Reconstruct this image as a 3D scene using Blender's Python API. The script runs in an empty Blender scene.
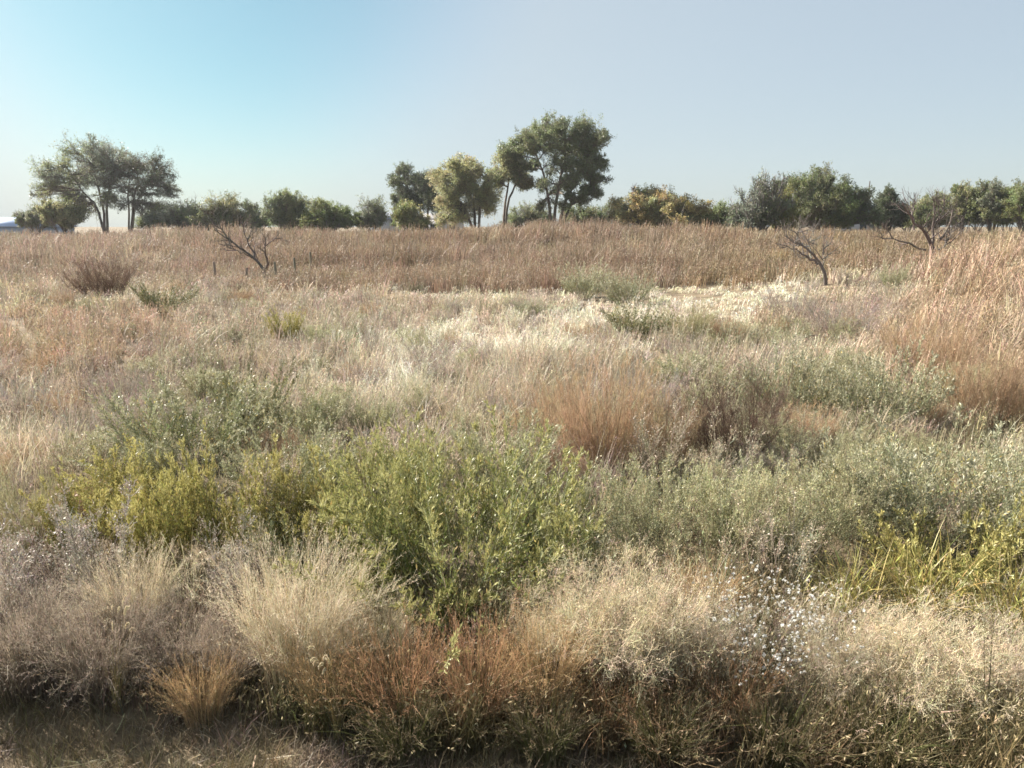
import bpy, math
import numpy as np
rng = np.random.default_rng(11)
R = math.radians
W0, H0, F = 1024, 768, 774.0
EYE = 2.25
HAZE = .0002
PITCH = R(11.5)

# ------------------------------------------------------------------ terrain and camera mapping
def sstep(a, b, x):
    t = np.clip((x - a) / (b - a), 0, 1)
    return t * t * (3 - 2 * t)

def gz(x, y):
    x = np.asarray(x, float); y = np.asarray(y, float)
    g = lambda cx, cy, sx, sy: np.exp(-((x - cx) / sx) ** 2 - ((y - cy) / sy) ** 2)
    z = 0.72 * sstep(28, 62, y) + 0.95 * g(3.5, 62, 9, 14) + 0.50 * g(-22, 54, 8, 14) - .85 * g(-46, 64, 10, 34) + .45 * g(17, 66, 8, 14)
    z = z + 1.62 * g(18.5, 22, 6.3, 9.0) + 0.35 * g(-14, 18, 6, 8)
    z = z - 0.10 * g(0, 3.1, 6, 0.9)
    near = np.exp(-(x * x + y * y) / 40.0 ** 2)
    z = z + near * (0.05 * np.sin(1.3 * x + 0.7 * y) + 0.05 * np.sin(0.6 * y - 0.9 * x + 1.2)) * sstep(2, 6, np.hypot(x, y))
    return z

CAMZ = EYE
cp, sp = math.cos(PITCH), math.sin(PITCH)

def ray(px, py):
    u = (px - W0 / 2) / F; v = (H0 / 2 - py) / F
    return np.array([u, cp + v * sp, -sp + v * cp])

def at(px, py):
    """ground point seen at a pixel"""
    d = ray(px, py)
    ts = np.geomspace(1.5, 400, 3000)
    P = d[None] * ts[:, None]
    below = (P[:, 2] + CAMZ) < gz(P[:, 0], P[:, 1])
    i = int(np.argmax(below)) if below.any() else len(ts) - 1
    return np.array([P[i, 0], P[i, 1], float(gz(P[i, 0], P[i, 1]))])

def on_plane(px, py, Y):
    d = ray(px, py); t = Y / d[1]
    return np.array([d[0] * t, Y, CAMZ + d[2] * t])

def pix(x, y, z):
    dz = z - CAMZ
    f = y * cp - dz * sp; v = y * sp + dz * cp
    f = np.maximum(f, 1e-3)
    return W0 / 2 + F * x / f, H0 / 2 - F * v / f

# value noise on the ground, in metres
_tab = rng.random((64, 64))
def noise(x, y, s, k=0):
    x = np.asarray(x) / s + 17.3 * k; y = np.asarray(y) / s + 9.1 * k
    xi = np.floor(x).astype(int); yi = np.floor(y).astype(int)
    fx = x - xi; fy = y - yi; fx = fx * fx * (3 - 2 * fx); fy = fy * fy * (3 - 2 * fy)
    t = lambda a, b: _tab[a % 64, b % 64]
    return (t(xi, yi) * (1 - fx) + t(xi + 1, yi) * fx) * (1 - fy) + (t(xi, yi + 1) * (1 - fx) + t(xi + 1, yi + 1) * fx) * fy

# ------------------------------------------------------------------ geometry collector (quads only)
def nrm(v): return v / np.maximum(np.linalg.norm(v, axis=-1, keepdims=True), 1e-9)
UP = np.array([0, 0, 1.0])

class Geo:
    def __init__(s): s.v = []; s.f = []; s.c = []; s.n = 0
    def add(s, v, f, c):
        v = v.reshape(-1, 3); c = np.broadcast_to(c, v.shape) if np.ndim(c) == 1 else c.reshape(-1, 3)
        s.v.append(v); s.f.append(f.reshape(-1, 4) + s.n); s.c.append(c); s.n += len(v)
    def arrays(s):
        return np.concatenate(s.v), np.concatenate(s.f), np.concatenate(s.c)
    def ribbon(s, P, w, col, side=None):
        N, K, _ = P.shape
        if N == 0: return
        w = np.broadcast_to(w, (N, K))
        if side is None:
            a = rng.random(N) * 2 * np.pi
            side = np.stack([np.cos(a), np.sin(a), 0 * a], 1)
        o = side[:, None, :] * w[:, :, None]
        V = np.stack([P - o, P + o], 2)
        b = (np.arange(N) * K * 2)[:, None] + (np.arange(K - 1) * 2)[None]
        Fq = np.stack([b, b + 1, b + 3, b + 2], -1)
        C = np.broadcast_to(col[:, None, None, :] if col.ndim == 2 else col[:, :, None, :], V.shape)
        s.add(V, Fq, C)
    def tube(s, P, r, col, n=3):
        N, K, _ = P.shape
        if N == 0: return
        r = np.broadcast_to(r, (N, K))
        T = np.empty_like(P); T[:, 1:-1] = P[:, 2:] - P[:, :-2]; T[:, 0] = P[:, 1] - P[:, 0]; T[:, -1] = P[:, -1] - P[:, -2]
        T = nrm(T)
        ref = np.where(np.abs(T[:, :, 2:3]) > 0.9, np.array([1.0, 0, 0]), UP)
        A = nrm(np.cross(T, ref)); B = np.cross(T, A)
        an = np.arange(n) * 2 * np.pi / n
        V = P[:, :, None] + r[:, :, None, None] * (A[:, :, None] * np.cos(an)[:, None] + B[:, :, None] * np.sin(an)[:, None])
        b = (np.arange(N) * K * n)[:, None, None] + (np.arange(K - 1) * n)[None, :, None]
        j = np.arange(n)[None, None]; j2 = (j + 1) % n
        Fq = np.stack([b + j, b + j2, b + n + j2, b + n + j], -1)
        C = np.broadcast_to(col[:, None, None, :], V.shape)
        s.add(V, Fq, C)
    def leaf(s, p, d, L, wd, col):
        """diamond leaves: base, side, tip, side, slightly folded"""
        N = len(p)
        if N == 0: return
        d = nrm(d); sd = nrm(np.cross(d, nrm(rng.normal(size=(N, 3)))))
        nn = np.cross(d, sd)
        L = np.broadcast_to(L, N)[:, None]; wd = np.broadcast_to(wd, N)[:, None]
        V = np.stack([p, p + d * L * .5 + sd * wd * .5 + nn * wd * .12, p + d * L, p + d * L * .5 - sd * wd * .5 + nn * wd * .12], 1)
        Fq = np.arange(N * 4).reshape(N, 4)
        s.add(V, Fq, np.repeat(col[:, None], 4, 1))

def to_mesh(name, geo, mat, smooth=False):
    v, f, c = geo.arrays() if isinstance(geo, Geo) else geo
    me = bpy.data.meshes.new(name)
    me.vertices.add(len(v)); me.vertices.foreach_set('co', v.astype(np.float32).ravel())
    nf = len(f)
    me.loops.add(nf * 4); me.loops.foreach_set('vertex_index', f.astype(np.int32).ravel())
    me.polygons.add(nf); me.polygons.foreach_set('loop_start', np.arange(nf, dtype=np.int32) * 4)
    if smooth: me.polygons.foreach_set('use_smooth', np.ones(nf, bool))
    at_ = me.attributes.new('tint', 'FLOAT_COLOR', 'POINT')
    cc = np.ones((len(v), 4), np.float32); cc[:, :3] = np.clip(c, 0.002, 0.95); at_.data.foreach_set('color', cc.ravel())
    me.update()
    me.materials.append(mat)
    return me

# curve growing -----------------------------------------------------------------------------
def grow(p, d, L, K=4, up=0.0, wig=0.1):
    N = len(p); P = np.empty((N, K, 3)); P[:, 0] = p; d = nrm(d); st = (np.broadcast_to(L, N) / (K - 1))[:, None]
    up = np.broadcast_to(up, N)[:, None]
    for k in range(1, K):
        d = nrm(d + UP * up / (K - 1) + wig * rng.normal(size=(N, 3)))
        P[:, k] = P[:, k - 1] + d * st
    return P

def along(P, t):
    """points and tangents at parameters t (N,n) on curves P (N,K,3)"""
    N, K, _ = P.shape; x = np.clip(t, 0, .999) * (K - 1); i = x.astype(int); f = (x - i)[..., None]
    a = P[np.arange(N)[:, None], i]; b = P[np.arange(N)[:, None], i + 1]
    return a * (1 - f) + b * f, nrm(b - a)

def shoots(P, n, t0, t1, ang, jit=0.2):
    """n child starts per curve: pos (N*n,3), dir (N*n,3), t (N*n)"""
    t = t0 + (t1 - t0) * rng.random((len(P), n))
    p, d = along(P, t)
    q = nrm(np.cross(d, rng.normal(size=d.shape)))
    a = ang * (1 + jit * rng.normal(size=d.shape[:2]))[..., None]
    dd = d * np.cos(a) + q * np.sin(a)
    return p.reshape(-1, 3), dd.reshape(-1, 3), t.ravel()

def vary(col, N, v=0.15, h=0.06):
    c = np.asarray(col, float)
    k = np.exp(v * rng.normal(size=(N, 1))) * (1 + h * rng.normal(size=(N, 3)))
    return c[None] * k if c.ndim == 1 else c * k

def disc(N, r):
    a = rng.random(N) * 2 * np.pi; q = r * np.sqrt(rng.random(N))
    return np.stack([q * np.cos(a), q * np.sin(a), 0 * a], 1)

def blade_curves(base, h, lean, az, K=4, droop=.35):
    t = np.linspace(0, 1, K)[None]
    hx = h[:, None] * lean[:, None] * t ** 1.8
    z = h[:, None] * (t - droop * lean[:, None] ** 2 * t ** 2.6)
    return np.stack([base[:, 0:1] + hx * np.cos(az)[:, None], base[:, 1:2] + hx * np.sin(az)[:, None], base[:, 2:3] + z], -1)

BW = lambda K: np.array([.75, 1, .8, .12]) if K == 4 else np.interp(np.linspace(0, 1, K), [0, .3, .7, 1], [.75, 1, .7, .1])

# ------------------------------------------------------------------ materials
def plant_mat(name, trans=.35, rough=.55, objvar=.10, spec=.25):
    m = bpy.data.materials.new(name); m.use_nodes = True; nt = m.node_tree; nd = nt.nodes; nd.clear()
    out = nd.new('ShaderNodeOutputMaterial'); mix = nd.new('ShaderNodeMixShader'); mix.inputs[0].default_value = trans
    pb = nd.new('ShaderNodeBsdfPrincipled'); pb.inputs['Roughness'].default_value = rough; pb.inputs['Specular IOR Level'].default_value = spec
    tr = nd.new('ShaderNodeBsdfTranslucent')
    at_ = nd.new('ShaderNodeAttribute'); at_.attribute_name = 'tint'
    oi = nd.new('ShaderNodeObjectInfo'); mr = nd.new('ShaderNodeMapRange')
    mr.inputs[3].default_value = 1 - objvar; mr.inputs[4].default_value = 1 + objvar
    hs = nd.new('ShaderNodeHueSaturation')
    L = nt.links.new
    L(oi.outputs['Random'], mr.inputs[0]); L(mr.outputs[0], hs.inputs['Value']); L(at_.outputs['Color'], hs.inputs['Color'])
    L(hs.outputs[0], pb.inputs['Base Color']); L(hs.outputs[0], tr.inputs['Color'])
    L(pb.outputs[0], mix.inputs[1]); L(tr.outputs[0], mix.inputs[2]); L(mix.outputs[0], out.inputs[0])
    return m

M_LEAF = plant_mat('leaf', .24, .45, spec=.4)
M_GRASS = plant_mat('dry_blade', .22, .55)
M_CROWN = plant_mat('crown_leaf', .5, .45, spec=.35)
M_STEM = plant_mat('stem', .05, .8)
M_SEED = plant_mat('seed_fluff', .30, .8)

def noise_mat(name, c1, c2, scale, rough=.9, c3=None, bump=.0):
    m = bpy.data.materials.new(name); m.use_nodes = True; nt = m.node_tree; nd = nt.nodes
    pb = nd['Principled BSDF']; pb.inputs['Roughness'].default_value = rough; pb.inputs['Specular IOR Level'].default_value = .2
    tc = nd.new('ShaderNodeTexCoord'); nz = nd.new('ShaderNodeTexNoise'); nz.inputs['Scale'].default_value = scale; nz.inputs['Detail'].default_value = 8
    rp = nd.new('ShaderNodeValToRGB'); rp.color_ramp.elements[0].position = .32; rp.color_ramp.elements[1].position = .68
    rp.color_ramp.elements[0].color = (*c1, 1); rp.color_ramp.elements[1].color = (*c2, 1)
    if c3:
        e = rp.color_ramp.elements.new(.5); e.color = (*c3, 1)
    nt.links.new(tc.outputs['Object'], nz.inputs['Vector']); nt.links.new(nz.outputs['Fac'], rp.inputs[0]); nt.links.new(rp.outputs[0], pb.inputs['Base Color'])
    if bump:
        b = nd.new('ShaderNodeBump'); b.inputs['Strength'].default_value = bump; b.inputs['Distance'].default_value = .05
        nt.links.new(nz.outputs['Fac'], b.inputs['Height']); nt.links.new(b.outputs[0], pb.inputs['Normal'])
    return m

# ------------------------------------------------------------------ objects
SC = bpy.context.scene; COL = SC.collection
def link(name, me, parent=None, loc=None):
    o = bpy.data.objects.new(name, me); COL.objects.link(o)
    if parent is not None: o.parent = parent
    if loc is not None: o.location = loc
    return o
def tag(o, label=None, cat=None, group=None, kind=None):
    if label: o['label'] = label
    if cat: o['category'] = cat
    if group: o['group'] = group
    if kind: o['kind'] = kind
    return o

# ground: one sheet, polar, out past the horizon
radii = np.concatenate([[0.0], np.geomspace(.35, 3500, 210)])
NA = 300
an = np.linspace(0, 2 * np.pi, NA, endpoint=False)
gx = radii[:, None] * np.cos(an); gy = radii[:, None] * np.sin(an)
gv = np.stack([gx, gy, gz(gx, gy)], -1)
i = (np.arange(len(radii) - 1) * NA)[:, None]; j = np.arange(NA)[None]; j2 = (j + 1) % NA
gf = np.stack([i + j, i + NA + j, i + NA + j2, i + j2], -1).reshape(-1, 4)
M_GROUND = noise_mat('field_soil', (.10, .075, .05), (.26, .20, .135), 2.3, .95, (.17, .13, .085), .8)
tag(link('ground', to_mesh('ground', (gv.reshape(-1, 3), gf, np.full((gv.size // 3, 3), .3)), M_GROUND, True)), kind='structure')

# ------------------------------------------------------------------ colours (albedo)
WHEAT = (.58, .50, .375); PALE = (.74, .67, .53); TAN = (.44, .365, .27); GREY = (.37, .31, .24); RUST = (.34, .225, .14); ORANGE = (.42, .31, .215)
REDTAN = (.41, .30, .21); MAUVE = (.34, .27, .215); BROWN = (.22, .14, .09); GREEN = (.125, .165, .05); YGREEN = (.29, .265, .085); OLIVE = (.215, .20, .10)
SAGE = (.32, .31, .19); SILVER = (.33, .35, .22)

# patches of the field: pixel ellipse of the ground they cover -> colour, height factor
PATCH = [  # px, py, rx, ry, colour, height, weight
    (60, 345, 130, 40, REDTAN, 1.0, .8), (30, 450, 70, 40, WHEAT, 1.0, .8), (200, 300, 120, 18, TAN, .9, .6),
    (520, 345, 150, 28, PALE, .8, .9), (430, 385, 120, 22, PALE, .8, .9), (745, 300, 70, 26, PALE, .45, 1.0), (560, 296, 240, 9, PALE, .4, .8),
    (760, 345, 120, 20, SAGE, .7, .6), (330, 320, 130, 26, GREY, .9, .7), (850, 330, 90, 26, MAUVE, 1.0, .7),
    (975, 350, 110, 70, ORANGE, 1.45, .95), (1005, 280, 100, 44, ORANGE, 1.6, .95), (700, 440, 200, 30, SAGE, .6, .6), (840, 500, 260, 60, (.34, .32, .19), .5, .9), (820, 590, 260, 60, OLIVE, .5, .9), (470, 570, 190, 75, (.20, .19, .09), .45, .95), (190, 530, 200, 60, (.24, .215, .095), .5, .9), (200, 450, 150, 36, (.29, .27, .17), .6, .8),
    (160, 420, 110, 40, GREY, .8, .6), (40, 560, 100, 60, MAUVE, .9, .8), (60, 660, 120, 60, MAUVE, .8, .9), (500, 400, 90, 30, TAN, 1.0, .7),
    (660, 318, 130, 18, PALE, .55, .9), (380, 350, 60, 14, PALE, .7, .8), (120, 385, 110, 16, GREY, .8, .7),
]
def field_colour(x, y):
    n1 = noise(x, y, 3.1, 1); n2 = noise(x, y, 1.2, 2); n3 = noise(x, y, 6.5, 3)
    A = lambda c: np.array(c)[None]
    c = A(TAN) * (1 - n1[:, None]) + A(WHEAT) * n1[:, None]
    k = sstep(.55, .8, n2)[:, None] * .6; c = c * (1 - k) + A(GREY) * k
    k = sstep(.62, .85, n3)[:, None] * .8; c = c * (1 - k) + A(REDTAN) * k
    k = sstep(.72, .9, noise(x, y, 1.7, 4))[:, None] * .55; c = c * (1 - k) + A(OLIVE) * k
    hm = .55 + .75 * noise(x, y, 1.6, 22) + .2 * noise(x, y, .7, 23)
    px, py = pix(x, y, gz(x, y))
    for (a, b, rx, ry, col, h, w) in PATCH:
        q = ((px - a) / rx) ** 2 + ((py - b) / ry) ** 2 + 1.2 * (noise(x, y, .9, 5) - .5)
        k = w * (1 - sstep(.5, 1.15, q)); c = c * (1 - k[:, None]) + A(col) * k[:, None]; hm = hm * (1 - k) + h * (.35 + .65 * hm) * k
    return c, hm

def polar_points(n, d0, d1, half=R(44), power=0.0):
    u = rng.random(n)
    d = d0 * (d1 / d0) ** u if power == 0 else (d0 ** power + u * (d1 ** power - d0 ** power)) ** (1 / power)
    a = (rng.random(n) * 2 - 1) * half
    return d * np.sin(a), d * np.cos(a)

VERGE = lambda x: 3.12 + .06 * np.sin(2.7 * x) - .18 * x + .05 * np.sin(5.1 * x + 1)   # where the mown verge ends

def clump_field(nc, nb, d0, d1, hmin, hmax, wmin, colour_fn, keep=None, rad=.07, lean=(.15, .6), seeds=.35, seedcol=None, power=0.0, K=4, flat=0.0):
    x, y = polar_points(nc, d0, d1, power=power)
    if keep is not None:
        m = keep(x, y); x, y = x[m], y[m]
    c, hm = colour_fn(x, y); n = len(x)
    c = vary(c, n, .16, .05)
    hm = hm * (.7 + .6 * rng.random(n)); laz = rng.normal(-.3, 1.3, n); ll = lean[0] + (lean[1] - lean[0]) * rng.random(n)
    dist = np.hypot(x, y)
    idx = np.repeat(np.arange(n), nb); N = len(idx)
    off = disc(N, 1.0) * (rad + .006 * dist[idx])[:, None]
    bx = x[idx] + off[:, 0]; by = y[idx] + off[:, 1]
    h = (hmin + (hmax - hmin) * rng.random(N) ** 1.3) * hm[idx]
    az = np.where(rng.random(N) < .6, laz[idx] + rng.normal(0, .5, N), rng.random(N) * 6.283)
    ln = np.clip(ll[idx] * (.5 + rng.random(N)) + flat * (rng.random(N) < .2), 0, 1.25)
    P = blade_curves(np.stack([bx, by, gz(bx, by) - .01], 1), h, ln, az, K)
    w = np.maximum(wmin * (.6 + .8 * rng.random(N)), .00036 * dist[idx])
    col = vary(c[idx], N, .16, .04)
    g = Geo(); g.ribbon(P, w[:, None] * BW(K)[None], col)
    s = np.where(rng.random(N) < seeds)[0]
    if len(s):
        t = .62 + .38 * rng.random((len(s), 4)); p, d = along(P[s], t)
        p = p.reshape(-1, 3); d = d.reshape(-1, 3)
        ws = np.repeat(w[s], 4); sc_ = np.repeat(np.maximum(1, dist[idx][s] * .12), 4)
        cs = np.repeat(col[s], 4, 0) * (1.12 if seedcol is None else 1)
        if seedcol is not None: cs = .5 * cs + .5 * np.array(seedcol)[None]
        g.leaf(p, d + .6 * rng.normal(size=d.shape), .028 * np.minimum(sc_, 2.2), np.maximum(.006, ws * 2.2), vary(cs, len(cs), .15))
    return g

HOLES = []   # (x, y, r) ground kept thinner, under the big plants

# ------------------------------------------------------------------ plant kinds; each returns [(part, mesh, material)]
def k_tussock(N=420, h=(.45, .85), col=WHEAT, r=.12, lean=(.25, .75), w=.0019, heads=.5, headcol=None, green=0.0, fuzz=0):
    base = disc(N, r); az = np.arctan2(base[:, 1], base[:, 0]) + rng.normal(0, .6, N)
    hh = h[0] + (h[1] - h[0]) * rng.random(N); ln = lean[0] + (lean[1] - lean[0]) * rng.random(N)
    P = blade_curves(base, hh, ln, az, 5); c = vary(col, N, .18, .05)
    if green:
        q = rng.random(N) < green; c[q] = vary((.14, .145, .05), int(q.sum()), .2)
    g = Geo(); g.ribbon(P, (w * (.6 + .8 * rng.random(N)))[:, None] * BW(5)[None], c)
    s = np.where(rng.random(N) < heads)[0]; hc = np.array(headcol if headcol is not None else np.array(col) * 1.15)
    g2 = Geo()
    # short hair branches with glumes in the upper third
    p, d, t = shoots(P[s], 7 + fuzz, .55, 1.0, .5)
    L = .05 * (1.25 - t) * 2 * (.5 + rng.random(len(p)))
    B = grow(p, d, L * 1.35, 3, .2, .16)
    g2.ribbon(B, np.array([.0009, .0008, .0005])[None], vary(hc, len(B), .15))
    pp, dd = along(B, .3 + .7 * rng.random((len(B), 2)))
    g2.leaf(pp.reshape(-1, 3), dd.reshape(-1, 3) + .4 * rng.normal(size=(len(B) * 2, 3)), .011, .0035, vary(hc, len(B) * 2, .15))
    return [('blades', to_mesh('blades', g, M_GRASS), M_GRASS), ('seed_heads', to_mesh('seed_heads', g2, M_SEED), M_SEED)]

def k_panicle(N=230, h=(.45, .8), col=(.64, .54, .375), r=.16, spread=.95, n1=11, n2=6):
    """airy cloud of hair-fine panicle branches over a few blades"""
    base = disc(N, r); az = np.arctan2(base[:, 1], base[:, 0]) + rng.normal(0, .7, N)
    hh = h[0] + (h[1] - h[0]) * rng.random(N); ln = spread * rng.random(N)
    P = blade_curves(base, hh, ln, az, 6, .3); g = Geo()
    g.ribbon(P, .0011 * BW(6)[None], vary(np.array(col) * .8, N, .15))
    bl = 140; b2 = disc(bl, r * 1.2)
    g.ribbon(blade_curves(b2, .2 + .3 * rng.random(bl), .3 + .6 * rng.random(bl), rng.random(bl) * 6.28, 5), .0018 * BW(5)[None], vary(np.array(col) * .72, bl, .2))
    p, d, t = shoots(P, n1, .4, 1.0, .85); L = .05 + .13 * (1.1 - t) * (.6 + .8 * rng.random(len(t)))
    B = grow(p, d, L, 4, .15, .16); g2 = Geo(); c = vary(col, len(B), .14)
    g2.ribbon(B, np.array([.0012, .0011, .0010, .0006])[None], c)
    p2, d2, t2 = shoots(B, n2, .25, 1.0, .8); B2 = grow(p2, d2, .018 + .035 * rng.random(len(p2)), 3, .1, .2)
    c2 = vary(np.repeat(c, n2, 0), len(B2), .08)
    g2.ribbon(B2, np.array([.0007, .0006, .0004])[None], c2)
    g2.leaf(B2[:, -1], B2[:, -1] - B2[:, -2], .010, .0042, c2 * 1.08)
    return [('blades', to_mesh('blades', g, M_GRASS), M_GRASS), ('panicles', to_mesh('panicles', g2, M_SEED), M_SEED)]

def k_leafy(N=60, H=1.0, col=GREEN, spread=.95, n1=15, n2=13, leaf=(.034, .0085), stemcol=(.22, .22, .12), tipcol=None, r=.14, up=.35):
    """bushy forb: ascending stems, side shoots packed with narrow leaves"""
    base = disc(N, r); az = np.arctan2(base[:, 1], base[:, 0]) + rng.normal(0, .5, N)
    ang = spread * np.sqrt(rng.random(N)) * 1.05
    d = np.stack([np.sin(ang) * np.cos(az), np.sin(ang) * np.sin(az), np.cos(ang)], 1)
    L = H * (.45 + .62 * rng.random(N)) * (1 - .12 * ang)
    S = grow(base, d, L, 6, up, .07); g = Geo()
    sc_ = vary(stemcol, N, .15)
    g.tube(S, np.linspace(.004, .0012, 6)[None] * H, sc_, 3)
    p, dd, t = shoots(S, n1, .22, 1.0, .7); L1 = H * .26 * (1.2 - t) * (.5 + rng.random(len(t)))
    B = grow(p, dd, L1, 4, .5, .1)
    g.ribbon(B, np.array([.0013, .0011, .0009, .0005])[None], vary(stemcol, len(B), .15))
    gl = Geo()
    shade = vary(np.repeat(vary(np.repeat(vary(col, N, .14, .05), n1, 0), N * n1, .12, .04), n2, 0), N * n1 * n2, .12, .04)
    if tipcol is not None:
        k = sstep(.45, .95, np.repeat(t, n2))[:, None] * .75; shade = shade * (1 - k) + np.array(tipcol)[None] * k
    yl = rng.random(len(shade)) < .07; shade[yl] = vary((.50, .40, .15), int(yl.sum()), .2)
    q, qd, _ = shoots(B, n2, .05, 1.0, .65)
    gl.leaf(q, qd + .25 * UP, leaf[0] * (.55 + .8 * rng.random(len(q))), leaf[1] * (.7 + .6 * rng.random(len(q))), shade)
    q, qd, _ = shoots(S, n1 * 4, .3, 1.0, .7)
    gl.leaf(q, qd, leaf[0] * (.6 + .8 * rng.random(len(q))), leaf[1], vary(col, len(q), .18, .05))
    return [('stems', to_mesh('stems', g, M_STEM), M_STEM), ('leaves', to_mesh('leaves', gl, M_LEAF), M_LEAF)]

def k_broom(N=110, H=1.0, col=RUST, spread=.75, n1=15, n2=8, r=.12, seedcol=None, w=.0009):
    """dried bushy weed: fine ascending twigs with tiny seeds, a dome"""
    base = disc(N, r); az = np.arctan2(base[:, 1], base[:, 0]) + rng.normal(0, .5, N)
    ang = spread * np.sqrt(rng.random(N)); d = np.stack([np.sin(ang) * np.cos(az), np.sin(ang) * np.sin(az), np.cos(ang)], 1)
    S = grow(base, d, H * (.4 + .6 * rng.random(N)), 6, .25, .08); g = Geo()
    c0 = vary(col, N, .15); g.tube(S, np.linspace(.0035, .001, 6)[None] * H, c0 * .9, 3)
    p, dd, t = shoots(S, n1, .2, 1.0, .5); B = grow(p, dd, H * .24 * (1.25 - t) * (.5 + rng.random(len(t))), 4, .4, .09)
    c1 = vary(np.repeat(c0, n1, 0), len(B), .14); g2 = Geo(); g2.ribbon(B, w * np.array([1.2, 1.1, .9, .6])[None], c1)
    p2, d2, t2 = shoots(B, n2, .15, 1.0, .5); B2 = grow(p2, d2, H * (.02 + .055 * rng.random(len(p2))), 3, .3, .12)
    c2 = vary(np.repeat(c1, n2, 0), len(B2), .12)
    if seedcol is not None: c2 = .5 * c2 + .5 * np.array(seedcol)[None]
    g2.ribbon(B2, w * np.array([1.0, 1.3, .7])[None], c2)
    g2.leaf(B2[:, 1], rng.normal(size=(len(B2), 3)), .008 * H, .004 * H, c2 * 1.05)
    return [('stems', to_mesh('stems', g, M_STEM), M_STEM), ('twigs', to_mesh('twigs', g2, M_SEED), M_SEED)]

def k_twig(N=14, H=1.0, col=GREY, spread=.35, n1=12, n2=5, r=.10, leafcol=None, rad=.0042):
    """sparse upright weed stalks with ascending side twigs, a few dried leaves"""
    base = disc(N, r); az = np.arctan2(base[:, 1], base[:, 0]) + rng.normal(0, .5, N)
    ang = spread * rng.random(N); d = np.stack([np.sin(ang) * np.cos(az), np.sin(ang) * np.sin(az), np.cos(ang)], 1)
    S = grow(base, d, H * (.6 + .4 * rng.random(N)), 7, .1, .06); g = Geo(); c0 = vary(col, N, .12)
    g.tube(S, np.linspace(rad, rad * .35, 7)[None] * H, c0, 4)
    p, dd, t = shoots(S, n1, .25, 1.0, .6); B = grow(p, dd, H * .3 * (1.15 - t) * (.5 + rng.random(len(t))), 5, .45, .1)
    c1 = vary(np.repeat(c0, n1, 0), len(B), .1); g2 = Geo(); g2.tube(B, np.linspace(.0018, .0008, 5)[None] * H, c1, 3)
    p2, d2, _ = shoots(B, n2, .2, 1.0, .55); B2 = grow(p2, d2, H * (.03 + .08 * rng.random(len(p2))), 4, .3, .1)
    c2 = vary(np.repeat(c1, n2, 0), len(B2), .1); g2.ribbon(B2, np.array([.0012, .001, .001, .0006])[None], c2)
    q, qd = along(B2, rng.random((len(B2), 4))); lc = leafcol if leafcol is not None else np.array(col) * 1.15
    g2.leaf(q.reshape(-1, 3), qd.reshape(-1, 3) + .7 * rng.normal(size=(len(B2) * 4, 3)), .021, .0065, vary(lc, len(B2) * 4, .2))
    return [('stems', to_mesh('stems', g, M_STEM), M_STEM), ('twigs', to_mesh('twigs', g2, M_LEAF), M_LEAF)]

def k_aster(N=60, H=.75):
    out = k_broom(N, H, (.30, .24, .19), .8, 9, 4, .12)
    base = disc(260, .12); az = np.arctan2(base[:, 1], base[:, 0]) + rng.normal(0, .6, 260); ang = .68 * np.sqrt(rng.random(260))
    d = np.stack([np.sin(ang) * np.cos(az), np.sin(ang) * np.sin(az), np.cos(ang)], 1)
    S = grow(base, d, H * (.62 + .42 * rng.random(260)), 5, .2, .06)
    p, dd, t = shoots(S, 3, .8, 1.0, .6); B = grow(p, dd, .03 + .05 * rng.random(len(p)), 3, .4, .1); g = Geo()
    g.ribbon(B, .0009, vary((.33, .29, .2), len(B), .1)); tips = B[:, -1]
    m = rng.random(len(tips)) < .9; tips = tips[m]; n = len(tips)
    q = np.repeat(tips, 16, 0); dirs = nrm(rng.normal(size=(n * 16, 3)) + .5 * UP)
    sz = np.repeat(.005 + .010 * rng.random(n) ** 1.5, 16)
    g.leaf(q, dirs, sz, sz * .5, vary(np.repeat(np.where(rng.random((n, 1)) < .25, np.array([[.55, .47, .36]]), np.array([[.80, .79, .76]])), 16, 0), n * 16, .08, .01))
    return out + [('flower_heads', to_mesh('flower_heads', g, M_SEED), M_SEED)]

def k_foxtail(N=8, H=.55):
    g = Geo(); gl = Geo(); base = disc(N, .05); az = rng.normal(-.2, .9, N)
    P = blade_curves(base, H * (.75 + .3 * rng.random(N)), .25 + .35 * rng.random(N), az, 7, .5)
    g.tube(P, np.linspace(.0016, .0009, 7)[None], vary((.42, .34, .18), N, .1), 3)
    b2 = disc(60, .06); g.ribbon(blade_curves(b2, .15 + .3 * rng.random(60), .3 + .7 * rng.random(60), rng.random(60) * 6.28, 5), .003 * BW(5)[None], vary((.40, .32, .15), 60, .2))
    tip = P[:, -1]; dd = nrm(P[:, -1] - P[:, -2]); S = grow(tip, dd, .085, 6, -1.1, .03)
    n = 150; t = rng.random((N, n)); p, d = along(S, t); q = nrm(np.cross(d, rng.normal(size=d.shape)))
    gl.leaf(p.reshape(-1, 3), (d * .8 + q).reshape(-1, 3), .015, .003, vary((.78, .68, .48), N * n, .1))
    gl.tube(S, np.array([.003, .0045, .0048, .0045, .0035, .0015])[None], vary((.62, .5, .3), N, .05), 5)
    return [('stems', to_mesh('stems', g, M_GRASS), M_GRASS), ('seed_heads', to_mesh('seed_heads', gl, M_SEED), M_SEED)]

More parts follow.
